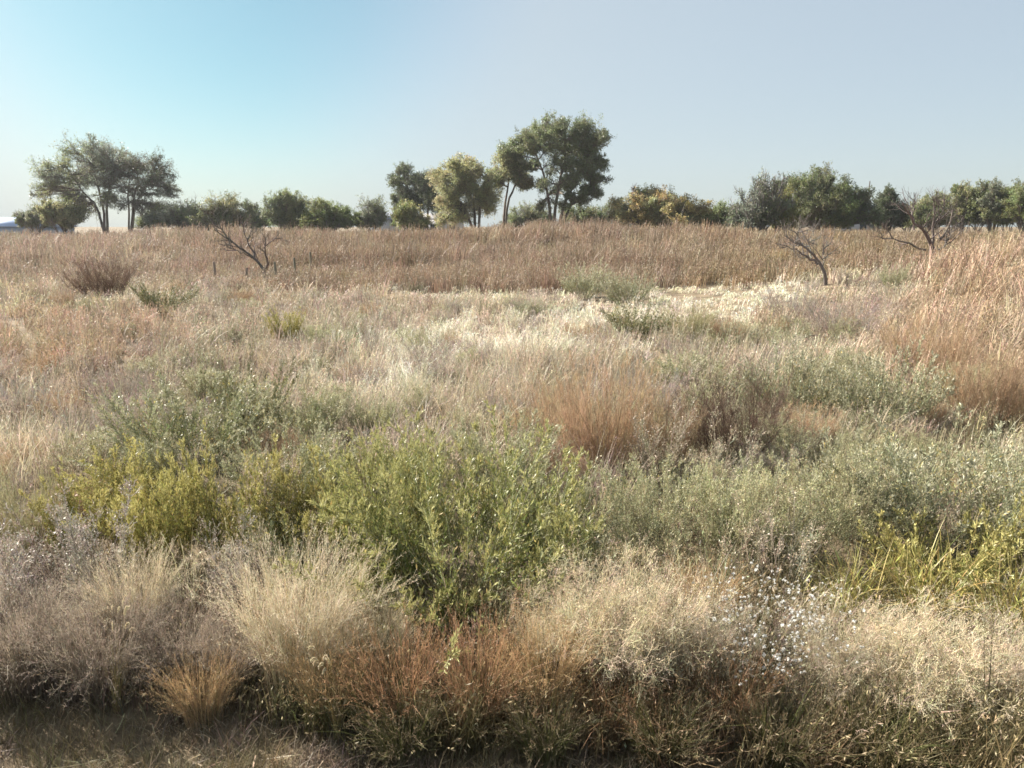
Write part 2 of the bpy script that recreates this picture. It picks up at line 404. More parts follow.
def k_dock(N=2, H=.6):
    g = Geo(); g2 = Geo(); base = disc(N, .03); az = rng.random(N) * 6.28
    P = blade_curves(base, H * (.8 + .25 * rng.random(N)), .12 * rng.random(N), az, 7, .2); c = vary((.34, .22, .13), N, .1)
    g.tube(P, np.linspace(.003, .0018, 7)[None], c, 4)
    t = .55 + .45 * rng.random((N, 260)); p, d = along(P, t); q = nrm(np.cross(d, rng.normal(size=d.shape)) + .5 * d)
    g2.leaf(p.reshape(-1, 3), q.reshape(-1, 3), .014, .007, vary((.44, .32, .20), N * 260, .15))
    return [('stalk', to_mesh('stalk', g, M_STEM), M_STEM), ('seed_spike', to_mesh('seed_spike', g2, M_SEED), M_SEED)]

def k_greenblade(N=260, h=(.3, .7), col=YGREEN, w=.0055):
    base = disc(N, .2); az = rng.random(N) * 6.28; P = blade_curves(base, h[0] + (h[1] - h[0]) * rng.random(N), .35 + .85 * rng.random(N), az, 6, .45)
    c = vary(col, N, .2, .08); q = rng.random(N) < .4; c[q] = vary((.42, .32, .13), int(q.sum()), .2)
    g = Geo(); g.ribbon(P, (w * (.5 + .8 * rng.random(N)))[:, None] * BW(6)[None], c)
    p, d, t = shoots(P[:80], 3, .3, .95, .9); g2 = Geo(); g2.leaf(p, d - .2 * UP, .11 * (.5 + rng.random(len(p))), .011, vary(col, len(p), .2, .08))
    return [('blades', to_mesh('blades', g, M_LEAF), M_LEAF), ('leaves', to_mesh('leaves', g2, M_LEAF), M_LEAF)]

KIND = {
    'wheat': (lambda: k_tussock(620, (.34, .82), (.52, .42, .265), .24, (.15, .95), heads=.85, headcol=(.62, .535, .39), fuzz=9), .72),
    'orange': (lambda: k_tussock(520, (.28, .75), (.50, .345, .19), .2, (.12, .95), heads=.6, green=.1, fuzz=3), .66),
    'red': (lambda: k_tussock(480, (.24, .72), (.42, .25, .145), .2, (.1, 1.0), heads=.55, green=.15, fuzz=2), .62),
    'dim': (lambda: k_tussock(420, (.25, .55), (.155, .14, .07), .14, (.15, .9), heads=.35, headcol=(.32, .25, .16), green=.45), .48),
    'mauve': (lambda: k_tussock(520, (.35, .70), (.27, .215, .16), .22, (.2, 1.1), heads=.8, headcol=(.36, .295, .235), fuzz=6), .60),
    'pale': (lambda: k_panicle(), .74),
    'pale2': (lambda: k_panicle(170, (.36, .7), (.54, .46, .335), .16, 1.1), .64),
    'aster': (lambda: k_aster(), .74),
    'green': (lambda: k_leafy(100, 1.0, (.195, .205, .062), 1.15, 16, 19, (.030, .0066), (.36, .35, .22), tipcol=(.57, .54, .245), r=.34), .98),
    'silver': (lambda: k_leafy(70, 1.0, (.23, .235, .115), 1.05, 15, 15, (.031, .007), (.36, .35, .24), tipcol=(.58, .56, .38), r=.25), .98),
    'yellow': (lambda: k_leafy(48, 1.0, (.26, .245, .075), .85, 14, 13, (.040, .011), (.36, .29, .13), tipcol=(.58, .52, .22), r=.26), .98),
    'sage': (lambda: k_leafy(60, 1.0, (.27, .265, .165), 1.05, 14, 13, (.032, .008), tipcol=(.54, .52, .38), r=.25), .96),
    'dusky': (lambda: k_leafy(55, 1.0, (.17, .17, .085), .95, 13, 11, (.032, .008)), .96),
    'rust': (lambda: k_broom(120, 1.0, (.36, .245, .15), .7, 15, 8, .34, (.50, .37, .25)), .98),
    'brown': (lambda: k_broom(120, 1.0, (.12, .08, .06), .85, 15, 8, .34, (.15, .10, .075)), .98),
    'greybroom': (lambda: k_broom(90, 1.0, (.35, .295, .25), .95, 13, 7, .3), .98),
    'olivebroom': (lambda: k_broom(90, 1.0, (.25, .22, .12), .8, 14, 7, .14, (.36, .33, .19)), .98),
    'twig': (lambda: k_twig(12, 1.0, (.40, .335, .25), .45), .98),
    'twiggrey': (lambda: k_twig(16, 1.0, (.34, .295, .25), .6, 13, 6), .98),
    'twigolive': (lambda: k_twig(26, 1.0, (.36, .32, .21), .65, 14, 6, .22, (.42, .405, .235)), .98),
    'foxtail': (lambda: k_foxtail(), .5),
    'dock': (lambda: k_dock(), .6),
    'grassy': (lambda: k_greenblade(), .55),
}
CACHE = {}
def plant(kind, name, label, cat, px, base, top, hw, group=None, variant=0, rot=None):
    key = (kind, variant)
    if key not in CACHE: CACHE[key] = KIND[kind][0]()
    p = at(px, base)
    zt = on_plane(px, top, p[1])[2] - p[2]          # wanted height
    s = max(.15, zt / KIND[kind][1])
    # natural half width of the kind at scale 1
    parts = CACHE[key]
    big = parts[min(1, len(parts) - 1)][1]
    co = np.empty(len(big.vertices) * 3, np.float32); big.vertices.foreach_get('co', co); rr = np.quantile(np.hypot(co[0::3], co[1::3]), .93)
    dep = p[1] * cp - (p[2] - CAMZ) * sp
    sx = np.clip(hw / F * dep / rr, .35 * s, 2.3 * s)
    o = bpy.data.objects.new(name, None); COL.objects.link(o); o.empty_display_size = .1
    HOLES.append((p[0], p[1], rr * sx)); o.location = p; o.rotation_euler = (rng.normal(0, .06), rng.normal(0, .06), rng.random() * 6.283 if rot is None else rot); o.scale = (sx * (.9 + .2 * rng.random()), sx * (.9 + .2 * rng.random()), s)
    tag(o, label, cat, group)
    for (pn, me, m) in parts:
        link(pn, me, o)
    return o

# kind, name, label, category, base px, base py, top py, half width px, group, variant
PL = [
 # foreground row along the verge
 ('mauve', 'dry_weed', 'grey mauve dry weed tangle beside the shaded verge, at the photo\'s left edge', 'weed', 22, 690, 585, 75, 'mauve weeds by the verge', 0),
 ('mauve', 'dry_weed', 'grey mauve dry weed bending over the dark end of the verge', 'weed', 105, 690, 590, 70, 'mauve weeds by the verge', 0),
 ('mauve', 'dry_weed', 'brownish mauve weed tuft between the tall grey stalks and the small bent tussock', 'weed', 185, 680, 605, 60, 'mauve weeds by the verge', 1),
 ('twiggrey', 'dry_stalk', 'silvery grey twiggy stalk standing behind the mauve weeds, at the photo\'s left edge', 'weed', 25, 640, 500, 70, 'grey twiggy stalks', 0),
 ('twiggrey', 'dry_stalk', 'silvery grey twiggy stalk between the bent tussock and the yellow green bushes', 'weed', 95, 620, 492, 60, 'grey twiggy stalks', 1),
 ('twiggrey', 'dry_stalk', 'thin grey twiggy stalk in the dark gap in front of the yellow bushes', 'weed', 235, 625, 520, 42, 'grey twiggy stalks', 0),
 ('wheat', 'grass_tussock', 'small bent straw tussock behind the mauve weeds, below the yellow green bushes', 'grass tussock', 140, 640, 552, 52, 'straw tussocks', 1),
 ('wheat', 'grass_tussock', 'big straw tussock with pale feathery tips, in front of the green bush', 'grass tussock', 300, 690, 548, 82, 'straw tussocks', 0),
 ('wheat', 'grass_tussock', 'straw tussock touching the near foot of the green bush, beside the foxtails', 'grass tussock', 372, 680, 600, 55, 'straw tussocks', 1),
 ('mauve', 'dry_weed', 'grey dead weed tuft leaning in front of the big straw tussock', 'weed', 232, 690, 622, 50, 'mauve weeds by the verge', 1),
 ('orange', 'grass_tussock', 'narrow orange brown tussock on the verge edge below the big straw tussock', 'grass tussock', 205, 722, 655, 45, 'orange grass tussocks', 0),
 ('orange', 'grass_tussock', 'orange brown tussock directly behind the pale foxtails', 'grass tussock', 330, 722, 640, 55, 'orange grass tussocks', 1),
 ('red', 'grass_tussock', 'rusty red tussock between the foxtails and the brown seed spikes', 'grass tussock', 405, 728, 625, 60, 'rusty red tussocks', 0),
 ('red', 'grass_tussock', 'rusty red tussock with green base, below the brown seed spikes', 'grass tussock', 478, 732, 622, 58, 'rusty red tussocks', 1),
 ('orange', 'grass_tussock', 'bright orange straw tussock against the fluffy cream dome\'s edge', 'grass tussock', 545, 722, 612, 55, 'orange grass tussocks', 0),
 ('red', 'grass_tussock', 'low rusty red tussock under the fluffy cream dome', 'grass tussock', 612, 735, 668, 55, 'rusty red tussocks', 0),
 ('pale', 'fluffy_grass', 'largest fluffy cream dome of airy seed panicles, in front of the olive stalks', 'grass tussock', 622, 700, 562, 92, 'fluffy cream grasses', 0),
 ('pale', 'fluffy_grass', 'small fluffy cream clump bulging from the largest dome, beside the brown seed spikes', 'grass tussock', 556, 690, 588, 50, 'fluffy cream grasses', 1),
 ('pale2', 'fluffy_grass', 'greyish fluffy clump squeezed between the largest cream dome and the white aster', 'grass tussock', 692, 705, 600, 56, 'fluffy cream grasses', 0),
 ('aster', 'white_aster', 'grey wild aster covered in small white flower heads', 'flower', 768, 695, 590, 66, None, 0),
 ('pale2', 'fluffy_grass', 'greyish fluffy clump hanging over the dark verge, just right of the white aster', 'grass tussock', 845, 712, 618, 70, 'fluffy cream grasses', 1),
 ('pale', 'fluffy_grass', 'wide fluffy cream clump below the yellow green blades', 'grass tussock', 925, 715, 615, 85, 'fluffy cream grasses', 1),
 ('pale2', 'fluffy_grass', 'greyish fluffy clump cut by the photo\'s right edge', 'grass tussock', 1010, 730, 628, 70, 'fluffy cream grasses', 0),
 ('red', 'grass_tussock', 'dark rusty tussock shaded below the white aster', 'grass tussock', 735, 735, 655, 60, 'rusty red tussocks', 1),
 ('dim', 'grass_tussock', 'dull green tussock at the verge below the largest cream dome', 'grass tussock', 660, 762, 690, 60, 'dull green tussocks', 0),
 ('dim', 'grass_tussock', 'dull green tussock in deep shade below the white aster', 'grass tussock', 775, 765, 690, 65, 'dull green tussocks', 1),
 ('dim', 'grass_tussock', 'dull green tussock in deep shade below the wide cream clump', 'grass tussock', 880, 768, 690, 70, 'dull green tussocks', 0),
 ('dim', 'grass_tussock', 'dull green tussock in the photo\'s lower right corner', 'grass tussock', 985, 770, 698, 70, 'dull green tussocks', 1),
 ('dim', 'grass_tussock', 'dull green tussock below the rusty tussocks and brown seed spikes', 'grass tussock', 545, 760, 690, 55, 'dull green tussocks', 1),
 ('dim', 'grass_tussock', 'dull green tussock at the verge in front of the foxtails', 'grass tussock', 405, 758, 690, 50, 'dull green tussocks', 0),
 ('foxtail', 'foxtail_grass', 'pale curled foxtail heads standing out bright before the orange tussock', 'grass', 338, 738, 640, 30, None, 0),
 ('foxtail', 'foxtail_grass', 'few pale foxtail heads drooping beside the mauve weeds', 'grass', 118, 712, 618, 18, None, 1),
 ('dock', 'dock_plant', 'upright brown seed spike at the near foot of the green bush', 'weed', 507, 680, 586, 8, 'brown seed spikes', 0),
 ('dock', 'dock_plant', 'shorter brown seed spike next to the straw tussock under the green bush', 'weed', 458, 680, 602, 7, 'brown seed spikes', 1),
 # green and yellow bushes behind the row
 ('green', 'leafy_bush', 'largest bright green leafy bush in the middle of the photo', 'bush', 465, 600, 415, 132, 'green leafy bushes', 0),
 ('green', 'leafy_bush', 'green leafy bush mingled with the yellow bushes, at the largest bush\'s sunny side', 'bush', 385, 570, 440, 62, 'green leafy bushes', 1),
 ('silver', 'leafy_bush', 'silvery green bush leaning out from the shaded side of the largest green bush', 'bush', 560, 570, 452, 55, 'green leafy bushes', 0),
 ('silver', 'leafy_bush', 'silvery green sprays rising behind the largest green bush', 'bush', 505, 500, 402, 62, 'green leafy bushes', 1),
 ('yellow', 'yellow_bush', 'yellow green bush with dark hollow base, behind the small bent tussock', 'bush', 165, 570, 450, 48, 'yellow green bushes', 0),
 ('yellow', 'yellow_bush', 'brightest yellow bush in front of the blue green bush', 'bush', 232, 560, 432, 55, 'yellow green bushes', 1),
 ('yellow', 'yellow_bush', 'yellow green bush next to the green leafy bushes', 'bush', 312, 560, 448, 55, 'yellow green bushes', 0),
 ('yellow', 'yellow_bush', 'faded yellow bush mixed with grey twigs, beside the silvery stalks', 'bush', 92, 555, 462, 48, 'yellow green bushes', 1),
 ('olivebroom', 'broom_weed', 'pale straw coloured broom weed at the photo\'s left edge, behind silvery stalks', 'weed', 25, 560, 455, 55, None, 0),
 ('twig', 'bare_weed', 'straw coloured twiggy weed between the brightest yellow bush and its neighbour', 'weed', 270, 560, 448, 35, 'bare straw weeds', 0),
 ('dusky', 'leafy_bush', 'dusky dark green bush filling the hollow behind the big straw tussock', 'bush', 290, 590, 490, 60, 'green leafy bushes', 0),
 # right hand middle
 ('twigolive', 'olive_weed', 'olive grey stalky weed beside the silvery side of the green bush', 'weed', 655, 580, 458, 52, 'olive stalky weeds', 0),
 ('twigolive', 'olive_weed', 'olive grey stalky weed behind the white aster', 'weed', 725, 580, 455, 52, 'olive stalky weeds', 1),
 ('twigolive', 'olive_weed', 'olive grey stalky weed below the sage plants, behind yellow green blades', 'weed', 800, 560, 450, 50, 'olive stalky weeds', 0),
 ('twigolive', 'olive_weed', 'olive brown stalky weed touching the silvery bush on the right', 'weed', 862, 555, 448, 46, 'olive stalky weeds', 1),
 ('twig', 'bare_weed', 'bare pale forked twigs sticking up in front of the rusty broom weed', 'weed', 660, 500, 398, 36, 'bare straw weeds', 0),
 ('twig', 'bare_weed', 'bare pale twigs sticking up below the dark brown dome', 'weed', 712, 520, 418, 36, 'bare straw weeds', 1),
 ('twig', 'dry_stalk', 'straw grey stalks with drooping twigs in the dark gap behind the white aster', 'weed', 770, 610, 500, 48, 'grey twiggy stalks', 1),
 ('sage', 'sage_bush', 'broad silvery sage bush at the photo\'s right edge, behind yellow green blades', 'bush', 950, 545, 420, 100, 'silvery sage bushes', 0),
 ('sage', 'sage_bush', 'silvery sage bush cut by the photo\'s right edge, behind the broad one', 'bush', 1030, 525, 418, 60, 'silvery sage bushes', 1),
 ('yellow', 'yellow_bush', 'yellow green leafy plant at the photo\'s right edge above the fluffy clumps', 'bush', 1015, 590, 492, 40, 'yellow green bushes', 0),
 ('grassy', 'broad_grass', 'yellow green blades arching beside the white aster', 'grass tussock', 850, 640, 552, 50, 'yellow green arching grasses', 0),
 ('grassy', 'broad_grass', 'yellow green blades arching above the wide fluffy clump', 'grass tussock', 925, 635, 540, 62, 'yellow green arching grasses', 1),
 ('grassy', 'broad_grass', 'yellow green blades arching at the photo\'s right edge', 'grass tussock', 1005, 655, 560, 60, 'yellow green arching grasses', 0),
 ('orange', 'grass_tussock', 'straw orange tussock between the cream dome and the white aster', 'grass tussock', 700, 640, 560, 45, 'orange grass tussocks', 1),
 ('silver', 'leafy_bush', 'silvery green bush among olive stalks, straight behind the white aster', 'bush', 745, 560, 452, 55, 'green leafy bushes', 0),
 ('sage', 'sage_bush', 'sage bush among olive stalks, touching the broad silvery one', 'bush', 850, 535, 430, 66, 'silvery sage bushes', 1),
 ('silver', 'leafy_bush', 'silvery green bush under the bare pale forked twigs', 'bush', 655, 540, 445, 56, 'green leafy bushes', 1),
 ('silver', 'leafy_bush', 'silvery green sprays behind the yellow bushes, below the blue green bush', 'bush', 290, 505, 412, 60, 'green leafy bushes', 0),
 ('green', 'leafy_bush', 'green leafy bush behind the green and yellow mix, nearest the straw patch', 'bush', 400, 500, 415, 56, 'green leafy bushes', 0),
 ('yellow', 'yellow_bush', 'straggly yellow bush behind the faded yellow one, near the grey broom weed', 'bush', 130, 520, 440, 52, 'yellow green bushes', 0),
 ('yellow', 'yellow_bush', 'low yellow green bush among the arching blades, below the broad silvery sage', 'bush', 935, 600, 510, 62, 'yellow green bushes', 1),
 # middle distance
 ('silver', 'leafy_bush', 'large blue green bush in the left middle of the field', 'bush', 185, 470, 362, 84, 'green leafy bushes', 1),
 ('dusky', 'leafy_bush', 'dark green bush in shade behind the large blue green bush', 'bush', 252, 440, 345, 42, 'green leafy bushes', 1),
 ('silver', 'leafy_bush', 'blue green sprays beside the dark green bush, toward the straw patch', 'bush', 300, 440, 380, 42, 'green leafy bushes', 0),
 ('silver', 'leafy_bush', 'small silvery sprays alone on the straw patch above the green bush', 'bush', 375, 438, 390, 26, 'green leafy bushes', 1),
 ('greybroom', 'broom_weed', 'grey dead broom weed at the photo\'s left edge, below the orange grass', 'weed', 20, 420, 365, 38, 'grey broom weeds', 0),
 ('greybroom', 'broom_weed', 'grey dead broom weed beside the large blue green bush', 'weed', 95, 455, 385, 42, 'grey broom weeds', 1),
 ('rust', 'broom_weed', 'tall rusty broom weed in the centre of the field', 'weed', 605, 475, 348, 60, 'rusty broom weeds', 0),
 ('rust', 'broom_weed', 'shorter rusty broom weed beside the tall one, toward the straw patch', 'weed', 548, 450, 378, 38, 'rusty broom weeds', 1),
 ('rust', 'broom_weed', 'rusty broom weed between the tall one and the dark brown dome', 'weed', 662, 470, 388, 38, 'rusty broom weeds', 0),
 ('brown', 'broom_weed', 'dark brown dome shaped dead weed', 'weed', 735, 456, 368, 58, None, 0),
 ('sage', 'sage_bush', 'pale sage plant behind the dark brown dome', 'bush', 790, 418, 338, 54, 'silvery sage bushes', 1),
 ('sage', 'sage_bush', 'pale sage plant at the foot of the orange bank', 'bush', 885, 425, 338, 60, 'silvery sage bushes', 0),
 ('sage', 'sage_bush', 'small pale sage plant between the two pale plants under the orange bank', 'bush', 838, 418, 360, 34, 'silvery sage bushes', 1),
 ('silver', 'leafy_bush', 'small green plant on the far side of the rusty broom weed', 'bush', 690, 398, 345, 48, 'green leafy bushes', 0),
 ('rust', 'broom_weed', 'rusty broom weed growing on the near slope of the orange bank', 'weed', 985, 425, 335, 45, 'rusty broom weeds', 1),
 ('rust', 'broom_weed', 'rusty broom weed halfway up the orange bank', 'weed', 930, 385, 310, 40, 'rusty broom weeds', 0),
 # far side of the open field
 ('dusky', 'leafy_bush', 'low olive clump alone on the pale flat, two humps wide', 'bush', 632, 340, 295, 38, 'green leafy bushes', 0),
 ('olivebroom', 'broom_weed', 'olive brown hump joined to the low olive clump on the pale flat', 'weed', 684, 340, 300, 34, None, 1),
 ('sage', 'sage_bush', 'rounded grey green clump before the tall grass belt', 'bush', 585, 298, 258, 28, 'silvery sage bushes', 0),
 ('sage', 'sage_bush', 'flatter grey green clump beside the rounded one before the tall grass', 'bush', 628, 305, 268, 30, 'silvery sage bushes', 1),
 ('dusky', 'leafy_bush', 'small green clump left of the leaning dead tree', 'bush', 163, 314, 274, 28, 'green leafy bushes', 1),
 ('brown', 'broom_weed', 'dark grey twiggy weed in the tall pale grass below the left hand trees', 'weed', 105, 300, 250, 34, None, 1),
 ('greybroom', 'broom_weed', 'dark upright weed standing alone on the straw patch', 'weed', 372, 360, 315, 12, 'grey broom weeds', 0),
 ('greybroom', 'broom_weed', 'grey tangled weed at the far end of the orange bank', 'weed', 850, 340, 288, 46, 'grey broom weeds', 1),
 ('greybroom', 'broom_weed', 'grey tangled weed left of the orange bank, on the pale flat', 'weed', 790, 322, 282, 34, 'grey broom weeds', 0),
 ('yellow', 'yellow_bush', 'small yellow green plant in the grey grass below the leaning dead tree', 'bush', 288, 342, 305, 18, 'yellow green bushes', 1),
 ('sage', 'sage_bush', 'small pale green plant beneath the spreading dead tree', 'bush', 893, 290, 258, 16, 'silvery sage bushes', 0),
 ('silver', 'leafy_bush', 'small green plant in the grey grass near the small yellow plant', 'bush', 325, 350, 318, 20, 'green leafy bushes', 1),
]
for row in PL:
    plant(*row[:8], group=row[8], variant=row[9])

# knee high plants dotted through the open field, nothing tells them apart
DOT = [('greybroom', 'small_weed', 'knee high grey dead weed, one of many dotted through the open field', 'weed', 'small grey dead weeds dotted through the field', 75, .3, .6),
       ('rust', 'small_weed', 'knee high reddish brown dead weed, one of many dotted through the open field', 'weed', 'small reddish weeds dotted through the field', 40, .28, .5),
       ('sage', 'small_sage', 'knee high pale sage sprig, one of many dotted through the open field', 'bush', 'small sage sprigs dotted through the field', 36, .28, .55),
       ('twigolive', 'small_stalk', 'knee high olive stalk cluster, one of many dotted through the open field', 'weed', 'small olive stalks dotted through the field', 40, .35, .6)]
for kind, nm, lb, cat, grp, n, h0, h1 in DOT:
    k = 0
    while k < n:
        x, y = polar_points(1, 6.5, 29, R(36)); p = np.array([x[0], y[0], float(gz(x[0], y[0]))])
        if any(math.hypot(p[0] - a, p[1] - b) < .6 * r for a, b, r in HOLES): continue
        px, py = pix(*p)
        if 690 < px < 800 and 262 < py < 320: continue
        h = h0 + (h1 - h0) * rng.random(); parts = CACHE[(kind, k % 2)]
        o = bpy.data.objects.new(nm, None); COL.objects.link(o); o.empty_display_size = .1; o.location = p; o.rotation_euler = (0, 0, rng.random() * 6.283)
        w = h * (.8 + .7 * rng.random()); o.scale = (w, w, h); tag(o, lb, cat, grp)
        for pn, me, m in parts: link(pn, me, o)
        k += 1


# ------------------------------------------------------------------ trees
def bark(name, c1, c2): return noise_mat(name, c1, c2, 6, .9, None, .6)
M_BARK = plant_mat('tree_bark', 0.0, .9, .05)

def tree(name, label, cat, px, Y, blobs, base=None, stems=None, leaf=(.10, .13, .05), leaf2=None, dens=1.0, size=.165, trunk_r=.2, barkcol=(.16, .13, .11), group=None, open_=.0, bare=0, twigr=.012):
    """stems: list of pixel polylines from the ground; blobs: (px, py, r_px[, dens]) lumps of crown at this distance"""
    s = Y / F / math.cos(PITCH) * 1.0
    fine = []
    for b in blobs:
        for q in range(4):
            a = rng.random() * 6.283; u = 1.0 * b[2] * math.sqrt(rng.random()); fine.append((b[0] + u * math.cos(a), b[1] + .8 * u * math.sin(a), b[2] * (.55 + .4 * rng.random()), (b[3] if len(b) > 3 else 1) * (.6 + .8 * rng.random())))
    if stems:
        for q in range(int(len(blobs) * 1.6)):
            a, b = rng.integers(0, len(blobs), 2); a, b = blobs[a], blobs[b]; t = rng.random()
            if math.hypot(a[0] - b[0], a[1] - b[1]) < 42: fine.append((a[0] * t + b[0] * (1 - t), a[1] * t + b[1] * (1 - t), 7, .35))
    blobs = fine
    b0 = np.array([on_plane(px, 225, Y)[0], Y, 0.0]); b0[2] = float(gz(b0[0], Y))
    W = max(b[0] + b[2] for b in blobs) - min(b[0] - b[2] for b in blobs); depth = W * s * .30
    cen = []; rad = []; dn = []
    for b in blobs:
        c = on_plane(b[0], b[1], Y); c[1] += rng.normal(0, 1) * depth * .55; cen.append(c); rad.append(b[2] * s); dn.append(b[3] if len(b) > 3 else 1)
    for b in blobs[::2]:                                 # more lumps nearer and farther, so that the crown has depth
        c = on_plane(b[0], b[1] + .15 * b[2], Y); c[1] += rng.choice([-1, 1]) * depth * (.7 + .5 * rng.random()); cen.append(c); rad.append(b[2] * s * .85); dn.append((b[3] if len(b) > 3 else 1) * .8)
    if not stems:                                        # shrubs are leafy down to the grass
        for b in blobs:
            c = on_plane(b[0] + rng.normal() * b[2] * .3, min(.5 * (b[1] + 226), 222), Y); c[1] += rng.normal() * depth * .7; cen.append(c); rad.append(b[2] * s * .9); dn.append(b[3] if len(b) > 3 else 1)
    cen = np.array(cen) - b0; rad = np.array(rad); dn = np.array(dn)
    gt = Geo(); gb = Geo(); gl = Geo(); bc = np.array(barkcol)
    if stems:
        curves = []
        for st in stems:
            pts = np.array([on_plane(a, b, Y) for a, b in st]) - b0; pts[0] = [pts[0][0], 0, -.2]
            for q in range(1, len(pts)): pts[q][1] = rng.normal(0, .25) * q
            u = np.linspace(0, 1, 9); x = np.linspace(0, 1, len(pts))
            C = np.stack([np.interp(u, x, pts[:, q]) for q in range(3)], 1); C[1:-1] += rng.normal(0, .05, (7, 3)); curves.append(C)
        curves = np.array(curves); gt.tube(curves, (trunk_r * .8 * np.linspace(1, .35, 9))[None], vary(bc, len(curves), .08), 7)
        nodes = curves[:, 3:].reshape(-1, 3); nr = np.tile(np.linspace(.75, .4, 9)[3:], len(curves)) * trunk_r
    else:
        n = 7; az = rng.random(n) * 6.28; d = np.stack([.5 * np.cos(az), .5 * np.sin(az), np.ones(n)], 1)
        st = grow(disc(n, .25) - [0, 0, .1], d, rad.mean() * 1.1, 5, .1, .12); gt.tube(st, (trunk_r * .35 * np.linspace(1, .4, 5))[None], vary(bc, n, .08), 5)
        nodes = st[:, 2:].reshape(-1, 3); nr = np.full(len(nodes), trunk_r * .25)
    # a limb to every lump
    for k in range(len(cen)):
        dd = np.linalg.norm(nodes - cen[k], axis=1) + .8 * np.maximum(0, nodes[:, 2] - cen[k][2]); j = int(np.argmin(dd)); a = nodes[j]
        t = np.linspace(0, 1, 6)[:, None]; C = a * (1 - t) + cen[k] * t + rng.normal(0, .06 * rad[k], (6, 3)) * np.sin(np.pi * t); C[:, 2] += .12 * np.linalg.norm(cen[k] - a) * np.sin(np.pi * t[:, 0]) * .4
        gt.tube(C[None], np.linspace(max(nr[j] * .7, .03), .02, 6)[None], vary(bc, 1, .08), 5)
        n = int(9 + 4 * rad[k] / .8)
        tt = .35 + .65 * rng.random((1, n)); p, _ = along(C[None], tt); p = p[0]
        e = nrm(rng.normal(size=(n, 3)) * [1, 1, .8]) * (rad[k] * (.35 + .95 * rng.random(n) ** .8))[:, None] + cen[k]
        u = np.linspace(0, 1, 5)[None, :, None]; B = p[:, None] * (1 - u) + e[:, None] * u + rng.normal(0, .05 * rad[k], (n, 5, 3)) * np.sin(np.pi * u); B[:, :, 2] += .06 * rad[k] * np.sin(np.pi * u[:, :, 0])
        gb.tube(B, np.linspace(.035, twigr, 5)[None], vary(bc, n, .1), 4)
        p2, d2, _ = shoots(B, 5, .4, 1.0, .7); T = grow(p2, d2, rad[k] * .6 * (.5 + rng.random(len(p2))), 4, .15, .15); gb.ribbon(T, np.array([.018, .015, .012, .008])[None] * twigr / .012, vary(bc, len(T), .1))
        nl = int(12 * dens * dn[k] + .5)
        if nl:
            q, qd = along(T, rng.random((len(T), nl)) ** .7); q = q.reshape(-1, 3); q = q + rng.normal(0, .11 * rad[k], q.shape)
            lc = np.array(leaf) if leaf2 is None or rng.random() > .5 else np.array(leaf2)  # each lump takes one of two leaf tones at random
            lc = np.repeat(vary(vary(lc, 1, .10, .03)[0], len(T), .14, .05), nl, 0)
            gl.leaf(q, rng.normal(size=q.shape) - .2 * UP, size * (.6 + .8 * rng.random(len(q))), size * .6 * (.6 + .7 * rng.random(len(q))), vary(lc, len(q), .14, .05))
    if bare:   # dead sticks standing out of the crown
        kk = rng.integers(0, len(cen), bare); D = grow(cen[kk], np.array([0, 0, 1.0])[None] + .35 * rng.normal(size=(bare, 3)), rad[kk] * (1.5 + .9 * rng.random(bare)), 6, .1, .1)
        gb.tube(D, np.linspace(.04, .012, 6)[None], vary((.24, .21, .19), bare, .1), 4)
        p2, d2, _ = shoots(D, 7, .4, 1, .6); T = grow(p2, d2, .3 + .6 * rng.random(len(p2)), 4, .2, .15); gb.ribbon(T, np.array([.02, .016, .012, .008])[None], vary((.26, .23, .21), len(T), .1))
    o = bpy.data.objects.new(name, None); COL.objects.link(o); o.location = b0; tag(o, label, cat, group)
    link('trunk', to_mesh('trunk', gt, M_STEM), o); link('branches', to_mesh('branches', gb, M_STEM), o)
    if gl.n: link('crown', to_mesh('crown', gl, M_CROWN), o)
    return o
DKG = (.14, .165, .085); MID = (.195, .215, .10); OLV = (.29, .285, .14); BLU = (.20, .215, .155)
